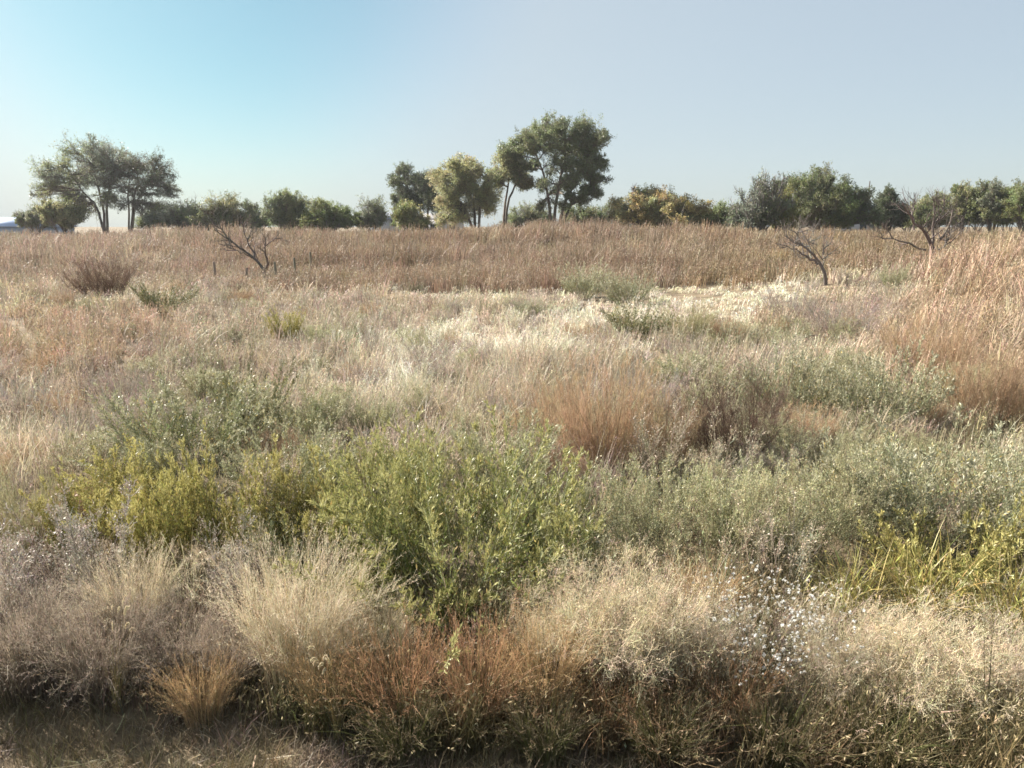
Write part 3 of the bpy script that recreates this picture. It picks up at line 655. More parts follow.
def dead_tree(name, label, px, base, stems, r=.07, col=(.15, .125, .11), n1=7, group='leafless dead trees', twl=.55):
    p = at(px, base); g = Geo(); gb = Geo(); Y = min(p[1], 30.0); p = on_plane(px, base, Y); p[2] = float(gz(p[0], Y))
    cur = []
    for st in stems:
        pts = np.array([on_plane(a, b, Y) for a, b in st]) - p; pts[0] = [0, 0, -.1] if st[0][1] >= base - 3 else pts[0]; pts[0][1] = 0
        pts[:, 1] += np.linspace(0, 1, len(pts)) * rng.normal(0, .6)
        u = np.linspace(0, 1, 10); x = np.linspace(0, 1, len(pts)); C = np.stack([np.interp(u, x, pts[:, q]) for q in range(3)], 1); C[1:] += rng.normal(0, .03, (9, 3)); cur.append(C)
    cur[0][0][2] -= .15
    cur = np.array(cur); lens = np.linalg.norm(np.diff(cur, axis=1), axis=2).sum(1)
    fr = np.clip(lens / lens.max(), .35, 1)
    g.tube(cur, r * fr[:, None] * np.linspace(1, .25, 10)[None], vary(col, len(cur), .08), 7)
    q, d, t = shoots(cur, n1, .3, 1, .75); B = grow(q, d, twl * lens.max() * .55 * (1.2 - t) * (.4 + .8 * rng.random(len(t))), 6, .35, .14)
    gb.tube(B, r * .28 * np.linspace(1, .3, 6)[None], vary(col, len(B), .1), 5)
    q, d, t = shoots(B, 6, .25, 1, .7); T = grow(q, d, .25 * twl * lens.max() * (.3 + .8 * rng.random(len(q))), 5, .3, .15); gb.tube(T, r * .09 * np.linspace(1, .4, 5)[None], vary(col, len(T), .1), 3)
    q, d, t = shoots(T, 4, .3, 1, .7); T = grow(q, d, .12 * twl * lens.max() * (.3 + .8 * rng.random(len(q))), 4, .3, .15); gb.ribbon(T, r * .045, vary(col, len(T), .1))
    o = bpy.data.objects.new(name, None); COL.objects.link(o); o.location = p; tag(o, label, 'dead tree', group)
    link('trunk', to_mesh('trunk', g, M_STEM), o); link('branches', to_mesh('branches', gb, M_STEM), o)
dead_tree('dead_tree', 'leafless dead tree leaning left over the pale grass, beside the fence posts', 265, 283,
    [[(265, 283), (264, 268), (252, 258), (232, 243), (212, 230)], [(265, 272), (270, 258), (272, 245), (285, 236)], [(258, 262), (250, 248), (243, 236), (240, 222)], [(232, 243), (222, 230), (212, 212)], [(252, 258), (240, 252), (226, 244)]], .075)
dead_tree('dead_tree', 'grey dead trunk fallen sideways, its bare tip pointing left above the pale flat', 826, 285,
    [[(826, 285), (824, 270), (814, 258), (798, 245), (781, 236)], [(818, 264), (806, 256), (794, 249), (778, 246)], [(812, 258), (813, 246), (822, 236)], [(798, 246), (792, 238), (790, 228)], [(822, 268), (826, 256), (832, 246)]], .07, (.19, .165, .15), 8, twl=.75)
dead_tree('dead_tree', 'spreading dark dead tree with many forked bare limbs beside the orange bank', 932, 262,
    [[(932, 262), (928, 245), (914, 230), (898, 218), (886, 204)], [(932, 262), (930, 240), (932, 218), (930, 200)], [(933, 260), (944, 240), (958, 228), (966, 212)], [(926, 250), (910, 244), (896, 240), (884, 238)], [(934, 252), (946, 245), (952, 232)], [(914, 230), (912, 214), (915, 200)], [(932, 230), (940, 216), (946, 202)]], .09, (.14, .115, .105), 6)
# --- the row of trees beyond the tall grass
TG = 'trees behind the tall grass'; SG = 'shrubs behind the tall grass'
tree('broadleaf_tree', 'round topped grey green tree with thin forked trunks, left of its twin', 'tree', 100, 112,
     [(66, 172, 12), (78, 162, 11), (92, 155, 12), (106, 156, 11), (116, 166, 11), (96, 172, 11, .6), (80, 180, 12, .7), (58, 186, 10), (110, 184, 10, .5), (66, 200, 11), (48, 192, 7, .7), (86, 196, 9, .45), (104, 200, 9, .4), (78, 210, 9, .5), (118, 202, 8, .4)],
     stems=[[(104, 226), (104, 205), (100, 185), (94, 165)], [(105, 226), (96, 205), (82, 188), (74, 175)], [(106, 224), (108, 200), (112, 180), (113, 168)]], leaf=BLU, leaf2=MID, dens=.75, trunk_r=.25, group=TG)
tree('broadleaf_tree', 'thinner twin of the round topped tree, blue grey and see through', 'tree', 135, 114,
     [(124, 172, 10), (136, 165, 10), (150, 168, 11), (160, 178, 9), (146, 186, 10, .5), (164, 192, 8), (130, 190, 9, .5), (158, 205, 9, .7), (134, 204, 8, .4), (146, 208, 8, .4)],
     stems=[[(128, 226), (128, 205), (126, 188), (125, 172)], [(130, 226), (136, 204), (146, 188), (152, 172)], [(129, 224), (134, 200), (138, 180), (138, 168)]], leaf=BLU, leaf2=(.10, .105, .06), dens=.65, trunk_r=.2, group=TG)
tree('shrub', 'yellowish shrub under the round topped tree', 'shrub', 62, 104, [(56, 212, 9), (66, 206, 9), (74, 216, 8), (48, 208, 6)], leaf=OLV, leaf2=(.20, .18, .07), dens=1.1, trunk_r=.1, group=SG)
tree('shrub', 'low dark shrub beside the blue shed', 'shrub', 36, 118, [(32, 214, 6), (41, 213, 7), (22, 217, 5), (50, 218, 6)], leaf=BLU, leaf2=MID, dens=1.0, trunk_r=.1, group=SG)
tree('shrub', 'grey sparse shrub between the twin tree and the leaning dead tree', 'shrub', 183, 108, [(170, 212, 8), (182, 205, 9, .7), (190, 214, 9), (178, 220, 8), (160, 218, 6)], leaf=BLU, leaf2=MID, dens=.8, trunk_r=.1, bare=3, group=SG)
tree('shrub', 'olive shrub showing through the top of the leaning dead tree', 'shrub', 222, 108, [(206, 208, 9), (218, 203, 9), (232, 207, 9), (240, 216, 7), (214, 218, 10), (228, 219, 9)], leaf=MID, leaf2=OLV, dens=1.0, trunk_r=.1, group=SG)
tree('shrub', 'thin shrub with bare sticks, next to the dense rounded shrub', 'shrub', 258, 110, [(250, 205, 5, .6), (256, 215, 8), (264, 220, 7), (246, 222, 6)], leaf=DKG, leaf2=MID, dens=.9, trunk_r=.1, bare=6, group=SG)
tree('shrub', 'dense rounded dark shrub with its trunk leaning right', 'shrub', 285, 106, [(278, 202, 8), (288, 197, 8), (296, 206, 8), (282, 212, 9), (294, 216, 8)], leaf=DKG, leaf2=MID, dens=1.2, trunk_r=.12, group=SG)
tree('shrub', 'bright green shrub left of the small pale house', 'shrub', 328, 104, [(312, 217, 9), (322, 211, 9), (334, 209, 9), (346, 213, 8), (328, 220, 9), (352, 221, 7)], leaf=(.13, .16, .055), leaf2=(.17, .19, .07), dens=1.2, trunk_r=.1, group=SG)
tree('shrub', 'dull green shrub hiding one end of the small pale house', 'shrub', 372, 110, [(362, 214, 7), (373, 208, 8), (383, 214, 7), (370, 220, 7)], leaf=MID, leaf2=BLU, dens=1.1, trunk_r=.1, group=SG)
tree('broadleaf_tree', 'dark ragged tree with one sparse limb rising to the left', 'tree', 422, 118,
     [(402, 170, 7), (397, 181, 6, .8), (410, 178, 6, .7), (418, 184, 8), (428, 178, 8), (430, 190, 9), (404, 194, 8), (416, 200, 9), (430, 206, 9), (398, 202, 6), (436, 196, 8)],
     stems=[[(424, 226), (420, 205), (408, 190), (402, 172)], [(426, 226), (428, 205), (429, 190), (428, 180)], [(425, 226), (418, 212), (412, 204), (408, 198)]], leaf=DKG, leaf2=(.11, .13, .075), dens=1.25, trunk_r=.25, group=TG)
tree('shrub', 'small round yellow green shrub in front of the dark ragged tree', 'shrub', 411, 98, [(405, 214, 8), (414, 211, 8), (417, 220, 7), (406, 222, 7)], leaf=OLV, leaf2=(.18, .19, .07), dens=1.3, trunk_r=.1, group=SG)
tree('broadleaf_tree', 'wide olive tree with drooping pale foliage reaching the grass', 'tree', 470, 100,
     [(440, 175, 9), (452, 168, 10), (468, 166, 10), (482, 168, 10), (494, 176, 9), (444, 190, 11), (460, 184, 11), (476, 182, 11), (442, 208, 10), (456, 204, 11), (474, 200, 11), (490, 194, 9), (488, 208, 9), (462, 216, 9), (446, 218, 8)],
     stems=[[(476, 226), (474, 205), (468, 188), (462, 172)], [(478, 226), (480, 204), (484, 186), (488, 176)], [(476, 224), (466, 208), (454, 196), (446, 186)]], leaf=OLV, leaf2=(.33, .32, .17), dens=1.2, trunk_r=.25, group=TG)
tree('broadleaf_tree', 'slender olive tree with one clear trunk, between the wide olive tree and the tallest', 'tree', 504, 104,
     [(502, 160, 9), (512, 154, 9), (522, 162, 8), (508, 172, 9), (518, 176, 8), (498, 182, 7), (526, 186, 7, .7)],
     stems=[[(503, 226), (505, 205), (508, 185), (512, 162)], [(504, 222), (508, 200), (516, 184), (520, 170)]], leaf=MID, leaf2=OLV, dens=1.0, trunk_r=.24, group=TG)
tree('broadleaf_tree', 'tallest tree, dark green with forked trunks and an open umbrella crown', 'tree', 553, 102,
     [(526, 140, 8), (536, 133, 9), (548, 130, 9), (562, 129, 9), (578, 130, 10), (592, 134, 10), (600, 144, 8), (514, 150, 7), (528, 152, 7), (545, 146, 9), (562, 146, 10), (580, 148, 10), (594, 156, 9), (602, 162, 6), (572, 162, 10), (588, 170, 9), (598, 180, 7), (576, 180, 8, .7), (590, 192, 8), (580, 200, 8, .8), (556, 166, 7, .6), (568, 196, 6, .6), (538, 166, 6, .6), (540, 186, 7, .45), (554, 188, 7, .4), (566, 182, 8, .5), (560, 206, 7, .35), (540, 204, 6, .35)],
     stems=[[(552, 226), (549, 200), (544, 178), (534, 150)], [(553, 226), (556, 198), (562, 172), (566, 144)], [(556, 226), (566, 200), (578, 178), (588, 156)], [(556, 222), (570, 206), (582, 198), (590, 190)]], leaf=DKG, leaf2=(.19, .215, .105), dens=1.05, trunk_r=.3, group=TG)
tree('shrub', 'low far shrub seen beneath the tallest tree\'s crown, left of its trunk', 'shrub', 528, 125, [(516, 214, 7), (527, 210, 7), (538, 214, 7), (510, 221, 6), (532, 220, 7)], leaf=MID, leaf2=BLU, dens=1.0, trunk_r=.1, group=SG)
tree('shrub', 'low dark shrub at the foot of the tallest tree, right of its trunk', 'shrub', 582, 112, [(572, 214, 7), (583, 211, 7), (593, 214, 7), (600, 219, 6)], leaf=DKG, leaf2=MID, dens=1.1, trunk_r=.1, group=SG)
tree('shrub', 'low far green shrub between the tallest tree and the golden shrub', 'shrub', 610, 120, [(606, 214, 6), (616, 210, 7), (622, 218, 6)], leaf=MID, leaf2=BLU, dens=1.0, trunk_r=.1, group=SG)
tree('shrub', 'wide golden yellow shrub with bare twigs on top', 'shrub', 655, 92,
     [(622, 208, 9), (634, 202, 9, .8), (646, 197, 10), (660, 194, 10), (674, 199, 10), (686, 205, 9), (696, 212, 8), (638, 215, 10), (656, 210, 11), (674, 214, 10), (690, 220, 8), (648, 222, 9)], leaf=OLV, leaf2=(.40, .33, .15), dens=1.05, trunk_r=.12, bare=9, twigr=.014, group=SG)
tree('shrub', 'low green shrub between the golden shrub and the bare grey shrub', 'shrub', 716, 94, [(706, 216, 8), (716, 210, 8), (728, 209, 8), (738, 214, 8), (720, 221, 8)], leaf=MID, leaf2=(.13, .15, .055), dens=1.2, trunk_r=.1, group=SG)
tree('shrub', 'nearly leafless grey shrub of tall upright branches', 'shrub', 758, 82, [(744, 205, 9, .35), (752, 194, 9, .3), (762, 184, 9, .25), (770, 196, 9, .35), (756, 210, 10, .5), (742, 216, 9, .5), (768, 214, 10, .5), (776, 182, 6, .25)], leaf=BLU, leaf2=DKG, dens=.9, trunk_r=.16, bare=22, twigr=.016, barkcol=(.17, .155, .15), group=SG)
tree('shrub', 'bright yellow green shrub before the dark wide shrub', 'shrub', 779, 86, [(774, 208, 8), (780, 198, 8), (788, 205, 8), (776, 217, 8), (786, 217, 8)], leaf=(.16, .17, .055), leaf2=(.21, .20, .06), dens=1.3, trunk_r=.1, group=SG)
tree('shrub', 'wide dark green shrub, the largest on the right', 'shrub', 820, 96,
     [(790, 190, 10), (802, 183, 10), (816, 180, 10), (830, 186, 10), (842, 192, 10), (852, 198, 9), (800, 200, 11), (818, 198, 11), (836, 206, 11), (854, 210, 9), (806, 214, 10), (824, 216, 10), (844, 218, 9), (862, 214, 6)], leaf=DKG, leaf2=(.17, .19, .08), dens=1.35, trunk_r=.16, bare=6, group=SG)
tree('evergreen_shrub', 'dark pointed evergreen behind the spreading dead tree', 'shrub', 888, 100, [(888, 191, 6), (885, 201, 7), (893, 204, 8), (884, 212, 8), (896, 214, 8)], leaf=(.11, .13, .07), dens=1.5, trunk_r=.12, group=SG)
tree('shrub', 'olive rounded shrub seen through the spreading dead tree', 'shrub', 932, 104, [(918, 208, 8), (930, 202, 8), (942, 202, 8), (950, 209, 7), (924, 215, 8), (940, 215, 8), (908, 212, 7)], leaf=MID, leaf2=OLV, dens=1.1, trunk_r=.1, group=SG)
tree('shrub', 'narrow upright light green shrub right of the spreading dead tree', 'shrub', 965, 100, [(964, 188, 6), (968, 196, 7), (961, 202, 7), (969, 206, 7)], leaf=OLV, leaf2=(.13, .15, .06), dens=1.2, trunk_r=.1, group=SG)
tree('shrub', 'grey green rounded shrub above the orange bank', 'shrub', 992, 98, [(984, 190, 8), (996, 186, 8), (1004, 194, 7), (984, 203, 8), (998, 204, 8), (992, 195, 8)], leaf=BLU, leaf2=MID, dens=1.2, trunk_r=.1, group=SG)
tree('shrub', 'bright green shrub cut by the photo\'s right edge above the bank', 'shrub', 1024, 94, [(1016, 196, 9), (1026, 188, 10), (1036, 194, 10), (1018, 208, 9), (1032, 208, 10)], leaf=MID, leaf2=(.15, .17, .06), dens=1.25, trunk_r=.12, group=SG)
# low far scrub that closes the gaps along the skyline: each its own bush
SK = [(150, 221, 8), (198, 222, 8), (305, 221, 7), (392, 222, 7), (545, 221, 7), (700, 220, 8), (875, 219, 6), (955, 212, 8), (908, 216, 8), (978, 212, 8), (1008, 209, 8), (738, 217, 7), (-30, 216, 12), (1075, 206, 14), (1110, 210, 12)]
SKL = ['low far bush in the gap under the twin tree', 'low far bush behind the olive shrub and grey sparse shrub', 'low far bush left of the bright green shrub', 'low far bush left of the small round yellow shrub', 'low far bush right behind the tallest tree\'s trunk', 'low far bush behind the golden shrub\'s end', 'low far bush beside the blue roofed house', 'low far bush behind the spreading dead tree\'s last limb', 'low far bush filling the gap right of the pointed evergreen', 'low far bush between the narrow upright shrub and the grey green one', 'low far bush beside the bright green shrub above the bank', 'low far bush at the foot of the bare grey shrub', None, None, None]
for (a, b, r), lb in zip(SK, SKL):
    if lb: tree('shrub', lb, 'shrub', a, 128, [(a - r, b, r * .8), (a, b - 3, r * .9), (a + r, b, r * .8)], leaf=MID, leaf2=BLU, dens=.9, trunk_r=.08, group=SG)

# ------------------------------------------------------------------ buildings, posts, pole
def bm_box(x0, x1, y0, y1, z0, z1, col):
    v = np.array([[x0, y0, z0], [x1, y0, z0], [x1, y1, z0], [x0, y1, z0], [x0, y0, z1], [x1, y0, z1], [x1, y1, z1], [x0, y1, z1]], float)
    f = np.array([[0, 1, 5, 4], [1, 2, 6, 5], [2, 3, 7, 6], [3, 0, 4, 7], [4, 5, 6, 7], [3, 2, 1, 0]]); return v, f, np.tile(np.array(col, float), (8, 1))
def solid(parts):
    g = Geo()
    for v, f, c in parts: g.add(v, f, c)
    return g
def house(label, px0, px1, ybase, eave, ridge, Y, wallc, roofc, cat, name, windows=(), door=None, deep=6.0):
    a = on_plane(px0, ybase, Y); b = on_plane(px1, ybase, Y); o = bpy.data.objects.new(name, None); COL.objects.link(o)
    gzv = float(gz(.5 * (a[0] + b[0]), Y)); o.location = (.5 * (a[0] + b[0]), Y, gzv); tag(o, label, cat)
    w = .5 * (b[0] - a[0]); ze = on_plane(px0, eave, Y)[2] - gzv; zr = on_plane(px0, ridge, Y)[2] - gzv
    link('wall', to_mesh('wall', solid([bm_box(-w, w, 0, deep, -.3, ze, wallc)]), M_WALL), o)
    e = .35; t = .12
    rv = np.array([[-w - e, -e, ze], [w + e, -e, ze], [w + e, deep / 2, zr], [-w - e, deep / 2, zr], [-w - e, deep + e, ze], [w + e, deep + e, ze],
                   [-w - e, -e, ze - t], [w + e, -e, ze - t], [w + e, deep + e, ze - t], [-w - e, deep + e, ze - t]])
    rf = np.array([[0, 1, 2, 3], [3, 2, 5, 4], [0, 6, 7, 1], [4, 5, 8, 9], [0, 3, 4, 4], [1, 5, 5, 2], [6, 9, 8, 7], [0, 4, 9, 6], [1, 7, 8, 5]])
    rf = [q for q in rf if len(set(q)) == 4] + [np.array([0, 3, 4, 9]), np.array([1, 8, 5, 2])]
    link('roof', to_mesh('roof', (rv, np.array(rf), np.tile(np.array(roofc, float), (10, 1))), M_WALL), o)
    for (x, z0, z1, ww) in windows:
        link('window', to_mesh('window', solid([bm_box(x - ww, x + ww, -.06, -.004, z0, z1, (.04, .05, .06))]), M_WALL), o)
    return o
M_WALL = plant_mat('painted_board', 0, .6, 0, .3)
house('long blue grey shed half hidden by grass at the photo\'s left edge', -60, 43, 236, 226, 217, 122, (.30, .36, .50), (.36, .45, .66), 'shed', 'shed', deep=9)
house('small pale house with dark window beside the round yellow green shrub', 370, 404, 232, 219, 212, 122, (.50, .53, .60), (.30, .32, .38), 'house', 'house', [(1.2, 1.6, 2.6, .5)])
house('low whitish house behind the wide olive tree\'s drooping foliage', 424, 462, 230, 219, 213, 126, (.55, .54, .55), (.22, .21, .22), 'house', 'house', [(-1.5, 1.0, 1.9, .5), (1.5, 1.0, 1.9, .5)])
house('blue roofed house showing between the wide dark shrub and the pointed evergreen', 842, 884, 226, 214, 205, 128, (.36, .38, .44), (.12, .20, .48), 'house', 'house', [(0, 1.0, 2.0, .5)])
# fence posts by the leaning dead tree
for k, (px, b, t, lb) in enumerate([(217, 287, 262, 'thin dark fence post under the drooping tips of the leaning dead tree'), (277, 287, 262, 'dark fence post closest to the trunk of the leaning dead tree'),
        (297, 284, 258, 'tilted dark fence post, second from the leaning dead trunk'), (313, 280, 252, 'slim fence post against the tall grass, third from the leaning dead trunk'), (245, 286, 268, 'short fence post stub below the leaning dead tree\'s lowest branch')]):
    p = at(px, b); h = on_plane(px, t, p[1])[2] - p[2]
    g = Geo(); lean = rng.normal(0, .07, 2); u = np.linspace(0, 1, 5)[:, None]
    C = np.concatenate([u * lean * h, u * (h + .2) - .2], 1); g.tube(C[None], np.array([[.048, .05, .047, .049, .042]]), vary((.21, .175, .145), 1, .1), 7)
    C2 = np.array([C[-1], C[-1] + [0, 0, .012], C[-1] + [0, 0, .014]]); g.tube(C2[None], np.array([[.042, .03, .001]]), vary((.17, .14, .12), 1, .1), 7)
    tag(link('fence_post', to_mesh('fence_post', g, M_STEM), None, p), lb, 'fence post', 'old fence posts in the grass')
# utility pole far behind the scrub
p = on_plane(866, 225, 150); p[2] = float(gz(p[0], p[1])); h = on_plane(866, 181, 150)[2] - p[2]
g = Geo(); g.tube(np.array([[[0, 0, -.3], [0, 0, h * .5], [0, 0, h]]]), np.array([[.15, .13, .10]]), vary((.17, .14, .12), 1, .05), 8); tag(link('utility_pole', to_mesh('utility_pole', g, M_STEM), None, p), 'thin far bare pole rising beside the wide dark green shrub', 'utility pole')


# ------------------------------------------------------------------ grass nobody could count
# --- verge grass along the road, colour darkened to stand in for tussock shade
def verge_col(x, y):
    n = noise(x, y, .35, 6)[:, None]; n2 = sstep(.5, .8, noise(x, y, .18, 7))[:, None]
    c = np.array([.12, .115, .055])[None] * (1 - n) + np.array([.22, .175, .105])[None] * n
    return c * (1 - n2) + np.array([.20, .155, .12])[None] * n2, .75 + .5 * noise(x, y, .5, 8)
g = clump_field(13000, 9, 1.3, 4.4, .04, .13, .0016, verge_col, keep=lambda x, y: y < VERGE(x) + .15, rad=.035, lean=(.3, .9), seeds=0)
tag(link('short_grass', to_mesh('short_grass', g, M_GRASS)), kind='stuff')
# fallen straw on the verge
n = 2600; x, y = polar_points(n, 1.4, 3.9); a = rng.random(n) * 6.283; Lq = .04 + .16 * rng.random(n) ** 2
u = np.linspace(-.5, .5, 4)[None]; bend = rng.normal(0, .25, n)[:, None]
X = x[:, None] + Lq[:, None] * (u * np.cos(a)[:, None] - bend * u * u * np.sin(a)[:, None]); Y = y[:, None] + Lq[:, None] * (u * np.sin(a)[:, None] + bend * u * u * np.cos(a)[:, None])
Z = gz(X, Y) + .015 + .035 * rng.random((n, 1)) + u * rng.normal(0, .03, (n, 1))
g = Geo(); g.ribbon(np.stack([X, Y, Z], -1), (.0012 + .0022 * rng.random(n))[:, None], vary((.38, .30, .20), n, .25), np.stack([-np.sin(a), np.cos(a), .5 + 0 * a], 1))
tag(link('litter', to_mesh('litter', g, M_GRASS)), kind='stuff')
# --- open field
def thin(x, y):
    m = (y > VERGE(x) + .25) & (rng.random(len(x)) < .4 + .6 * sstep(4.5, 8.5, y))
    hz = np.zeros(len(x))
    for hx, hy, hr in HOLES: hz = np.maximum(hz, 1 - sstep(.7, 1.25, np.hypot(x - hx, y - hy) / hr))
    return m & (rng.random(len(x)) > .6 * hz)
g = clump_field(9500, 20, 3.0, 36, .20, .50, .0017, field_colour, keep=thin, rad=.07, seeds=.4)
tag(link('dry_grass', to_mesh('dry_grass', g, M_GRASS)), kind='stuff')
# --- foreground green grass at the tussocks' feet, albedo lowered to paint in shade
def under_col(x, y):
    n = noise(x, y, .5, 9)[:, None]; n2 = noise(x, y, .25, 10)[:, None]
    c = np.array([.095, .10, .04])[None] * (1 - n) + np.array([.21, .14, .08])[None] * n
    px, _ = pix(x, y, gz(x, y)); k = (1 - sstep(100, 330, px))[:, None] * .75
    c = c * (1 - k) + np.array([.19, .15, .125])[None] * k
    return c, .5 + .8 * n2[:, 0] + .25 * sstep(420, 700, px)
g = clump_field(3600, 16, 2.4, 4.6, .12, .36, .0020, under_col, keep=lambda x, y: (y > VERGE(x) - .08) & (y < 4.4), rad=.05, lean=(.2, .7), seeds=.3, seedcol=(.5, .4, .25))
tag(link('undergrowth', to_mesh('undergrowth', g, M_GRASS)), kind='stuff')
g = clump_field(11000, 11, 3.0, 15, .05, .20, .0016, lambda x, y: (field_colour(x, y)[0] * .75, .6 + .8 * noise(x, y, .6, 21)), keep=lambda x, y: (y > VERGE(x) + .1) & (rng.random(len(x)) < .35 + .65 * sstep(5, 8, y)), rad=.06, lean=(.5, 1.2), seeds=.2)
tag(link('ground_cover', to_mesh('ground_cover', g, M_GRASS)), kind='stuff')
# --- tall grass belt in front of the trees, and on the bank
def tall_col(x, y):
    n = noise(x, y, 5.5, 11)[:, None]; n2 = sstep(.5, .85, noise(x, y, 2.4, 12))[:, None]
    c = np.array([.245, .175, .12])[None] * (1 - n) + np.array([.34, .26, .185])[None] * n
    c = c * (1 - n2 * .8) + np.array([.22, .16, .115])[None] * n2 * .8
    px, _ = pix(x, y, gz(x, y)); k = sstep(640, 760, px)[:, None] * .6 * noise(x, y, 3, 13)[:, None]
    c = c * (1 - k) + np.array([.25, .185, .085])[None] * k
    k = (1 - sstep(120, 330, px))[:, None] * .55
    c = c * (1 - k) + np.array([.42, .335, .27])[None] * k
    return c, (.40 + .55 * noise(x, y, 5, 14) + .45 * noise(x, y, 1.5, 16)) * (.65 + .35 * sstep(29, 37, y))
BELT = lambda x, y: y > 31.0 + 6 * (noise(x, y, 5, 15) - .5) + 9.0 * rng.random(len(x)) ** 2.2 - 4.2 - 4 * sstep(-12, -22, x) + 1.0 * np.sin(.35 * x)
g = clump_field(9000, 22, 25, 130, .75, 1.25, .004, tall_col, keep=BELT, rad=.2, lean=(.05, .55), seeds=.75, seedcol=(.33, .26, .19), power=-.9)
tag(link('tall_grass', to_mesh('tall_grass', g, M_GRASS)), kind='stuff')



# ------------------------------------------------------------------ light, sky, camera
SUN_EL, SUN_AZ = R(34), R(-56)       # azimuth clockwise from +Y: sun is left of and a little beyond the field
sd = np.array([math.sin(SUN_AZ) * math.cos(SUN_EL), math.cos(SUN_AZ) * math.cos(SUN_EL), math.sin(SUN_EL)])
sun = bpy.data.lights.new('sun', 'SUN'); sun.energy = 5.0; sun.angle = R(.53); sun.color = (1, .935, .83)
so = bpy.data.objects.new('sun', sun); COL.objects.link(so)
from mathutils import Vector
so.rotation_euler = Vector(tuple(sd)).to_track_quat('Z', 'Y').to_euler(); so.location = (-40, 20, 40)
w = bpy.data.worlds.new('World'); SC.world = w; w.use_nodes = True; nt = w.node_tree; nd = nt.nodes
bg = nd['Background']; bg.inputs['Strength'].default_value = .05
sk = nd.new('ShaderNodeTexSky'); sk.sky_type = 'NISHITA'; sk.sun_disc = False; sk.sun_elevation = SUN_EL; sk.sun_rotation = SUN_AZ
sk.air_density = 1.0; sk.dust_density = 2.2; sk.ozone_density = 1.2; sk.altitude = 900
# a thin veil of high haze over the clear sky, with a turquoise tint patch painted in high on the sunny side
geo = nd.new('ShaderNodeNewGeometry') if False else nd.new('ShaderNodeTexCoord')
def mth(op, a, b=None, c=None):
    n = nd.new('ShaderNodeMath'); n.operation = op
    for q, v in enumerate((a, b, c)):
        if v is None: continue
        if isinstance(v, (int, float)): n.inputs[q].default_value = v
        else: nt.links.new(v, n.inputs[q])
    return n.outputs[0]
hd = nrm(ray(180, -120))
dt = nd.new('ShaderNodeVectorMath'); dt.operation = 'DOT_PRODUCT'; dt.inputs[1].default_value = tuple(hd); nt.links.new(geo.outputs['Generated'], dt.inputs[0])
nz = nd.new('ShaderNodeTexNoise'); nz.inputs['Scale'].default_value = 3.0; nz.inputs['Detail'].default_value = 3; nt.links.new(geo.outputs['Generated'], nz.inputs['Vector'])
turq_patch = nd.new('ShaderNodeMapRange'); turq_patch.interpolation_type = 'SMOOTHSTEP'; turq_patch.inputs[1].default_value = .91; turq_patch.inputs[2].default_value = 1.0
nt.links.new(mth('ADD', dt.outputs['Value'], mth('MULTIPLY', mth('SUBTRACT', nz.outputs['Fac'], .5), .015)), turq_patch.inputs[0])
tint = nd.new('ShaderNodeMix'); tint.data_type = 'RGBA'; tint.blend_type = 'MULTIPLY'; tint.inputs['Factor'].default_value = 1; tint.inputs['B'].default_value = (.42, .74, .72, 1)
nt.links.new(sk.outputs[0], tint.inputs['A']); nt.links.new(turq_patch.outputs[0], tint.inputs['Factor'])
mx = nd.new('ShaderNodeMix'); mx.data_type = 'RGBA'; sx_ = nd.new('ShaderNodeSeparateXYZ'); nt.links.new(geo.outputs['Generated'], sx_.inputs[0])
away = nd.new('ShaderNodeMapRange'); away.interpolation_type = 'SMOOTHSTEP'; away.inputs[1].default_value = -.65; away.inputs[2].default_value = .95; nt.links.new(mth('ADD', sx_.outputs['X'], mth('MULTIPLY', sx_.outputs['Z'], .5)), away.inputs[0])
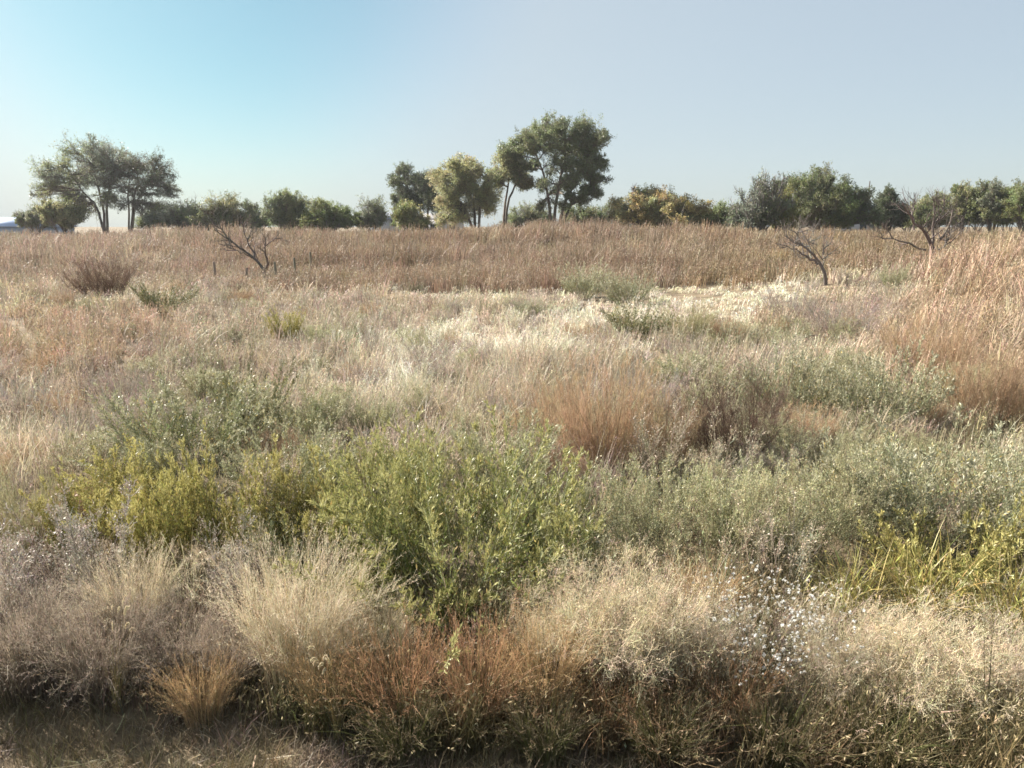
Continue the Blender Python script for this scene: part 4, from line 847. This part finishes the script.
nt.links.new(mth('SUBTRACT', mth('SUBTRACT', .95, mth('MULTIPLY', away.outputs[0], .36)), mth('MULTIPLY', turq_patch.outputs[0], .54)), mx.inputs['Factor'])
mx.inputs['B'].default_value = (3.75, 4.3, 4.5, 1)
nt.links.new(tint.outputs['Result'], mx.inputs['A']); nt.links.new(mx.outputs['Result'], bg.inputs[0])

# ------------------------------------------------------------------ air
if HAZE:
    hv = np.array([[x, y, z] for z in (-1.6, 16.5) for x, y in ((-3600, -3600), (3600, -3600), (3600, 3600), (-3600, 3600))], float) if False else np.array([[x, y, z] for z in (-1.6, 16.5) for x, y in ((-160, -30), (160, -30), (160, 170), (-160, 170))], float)
    hf = np.array([[0, 3, 2, 1], [4, 5, 6, 7], [0, 1, 5, 4], [1, 2, 6, 5], [2, 3, 7, 6], [3, 0, 4, 7]])
    hm = bpy.data.materials.new('haze_air'); hm.use_nodes = True; hn = hm.node_tree.nodes; hn.clear()
    ho = hn.new('ShaderNodeOutputMaterial'); pv = hn.new('ShaderNodeVolumePrincipled'); pv.inputs['Density'].default_value = HAZE; pv.inputs['Color'].default_value = (.90, .94, 1, 1); pv.inputs['Anisotropy'].default_value = .2
    hm.node_tree.links.new(pv.outputs[0], ho.inputs['Volume'])
    tag(link('haze', to_mesh('haze', (hv, hf, np.full((8, 3), .5)), hm)), kind='stuff')
cam = bpy.data.cameras.new('camera'); cam.sensor_width = 36; cam.lens = 36 * F / W0; cam.clip_end = 6000; cam.clip_start = .05
co = bpy.data.objects.new('camera', cam); COL.objects.link(co); co.location = (0, 0, CAMZ); co.rotation_euler = (R(90) - PITCH, 0, 0)
SC.camera = co
vs = SC.view_settings; vs.view_transform = 'Standard'; vs.look = 'None'; vs.exposure = 1.68; vs.gamma = 1; vs.use_curve_mapping = False
SC.cycles.max_bounces = 6; SC.cycles.diffuse_bounces = 1; SC.cycles.glossy_bounces = 2; SC.cycles.transmission_bounces = 4
SC.cycles.filter_width = 1.6; SC.cycles.sample_clamp_indirect = 6
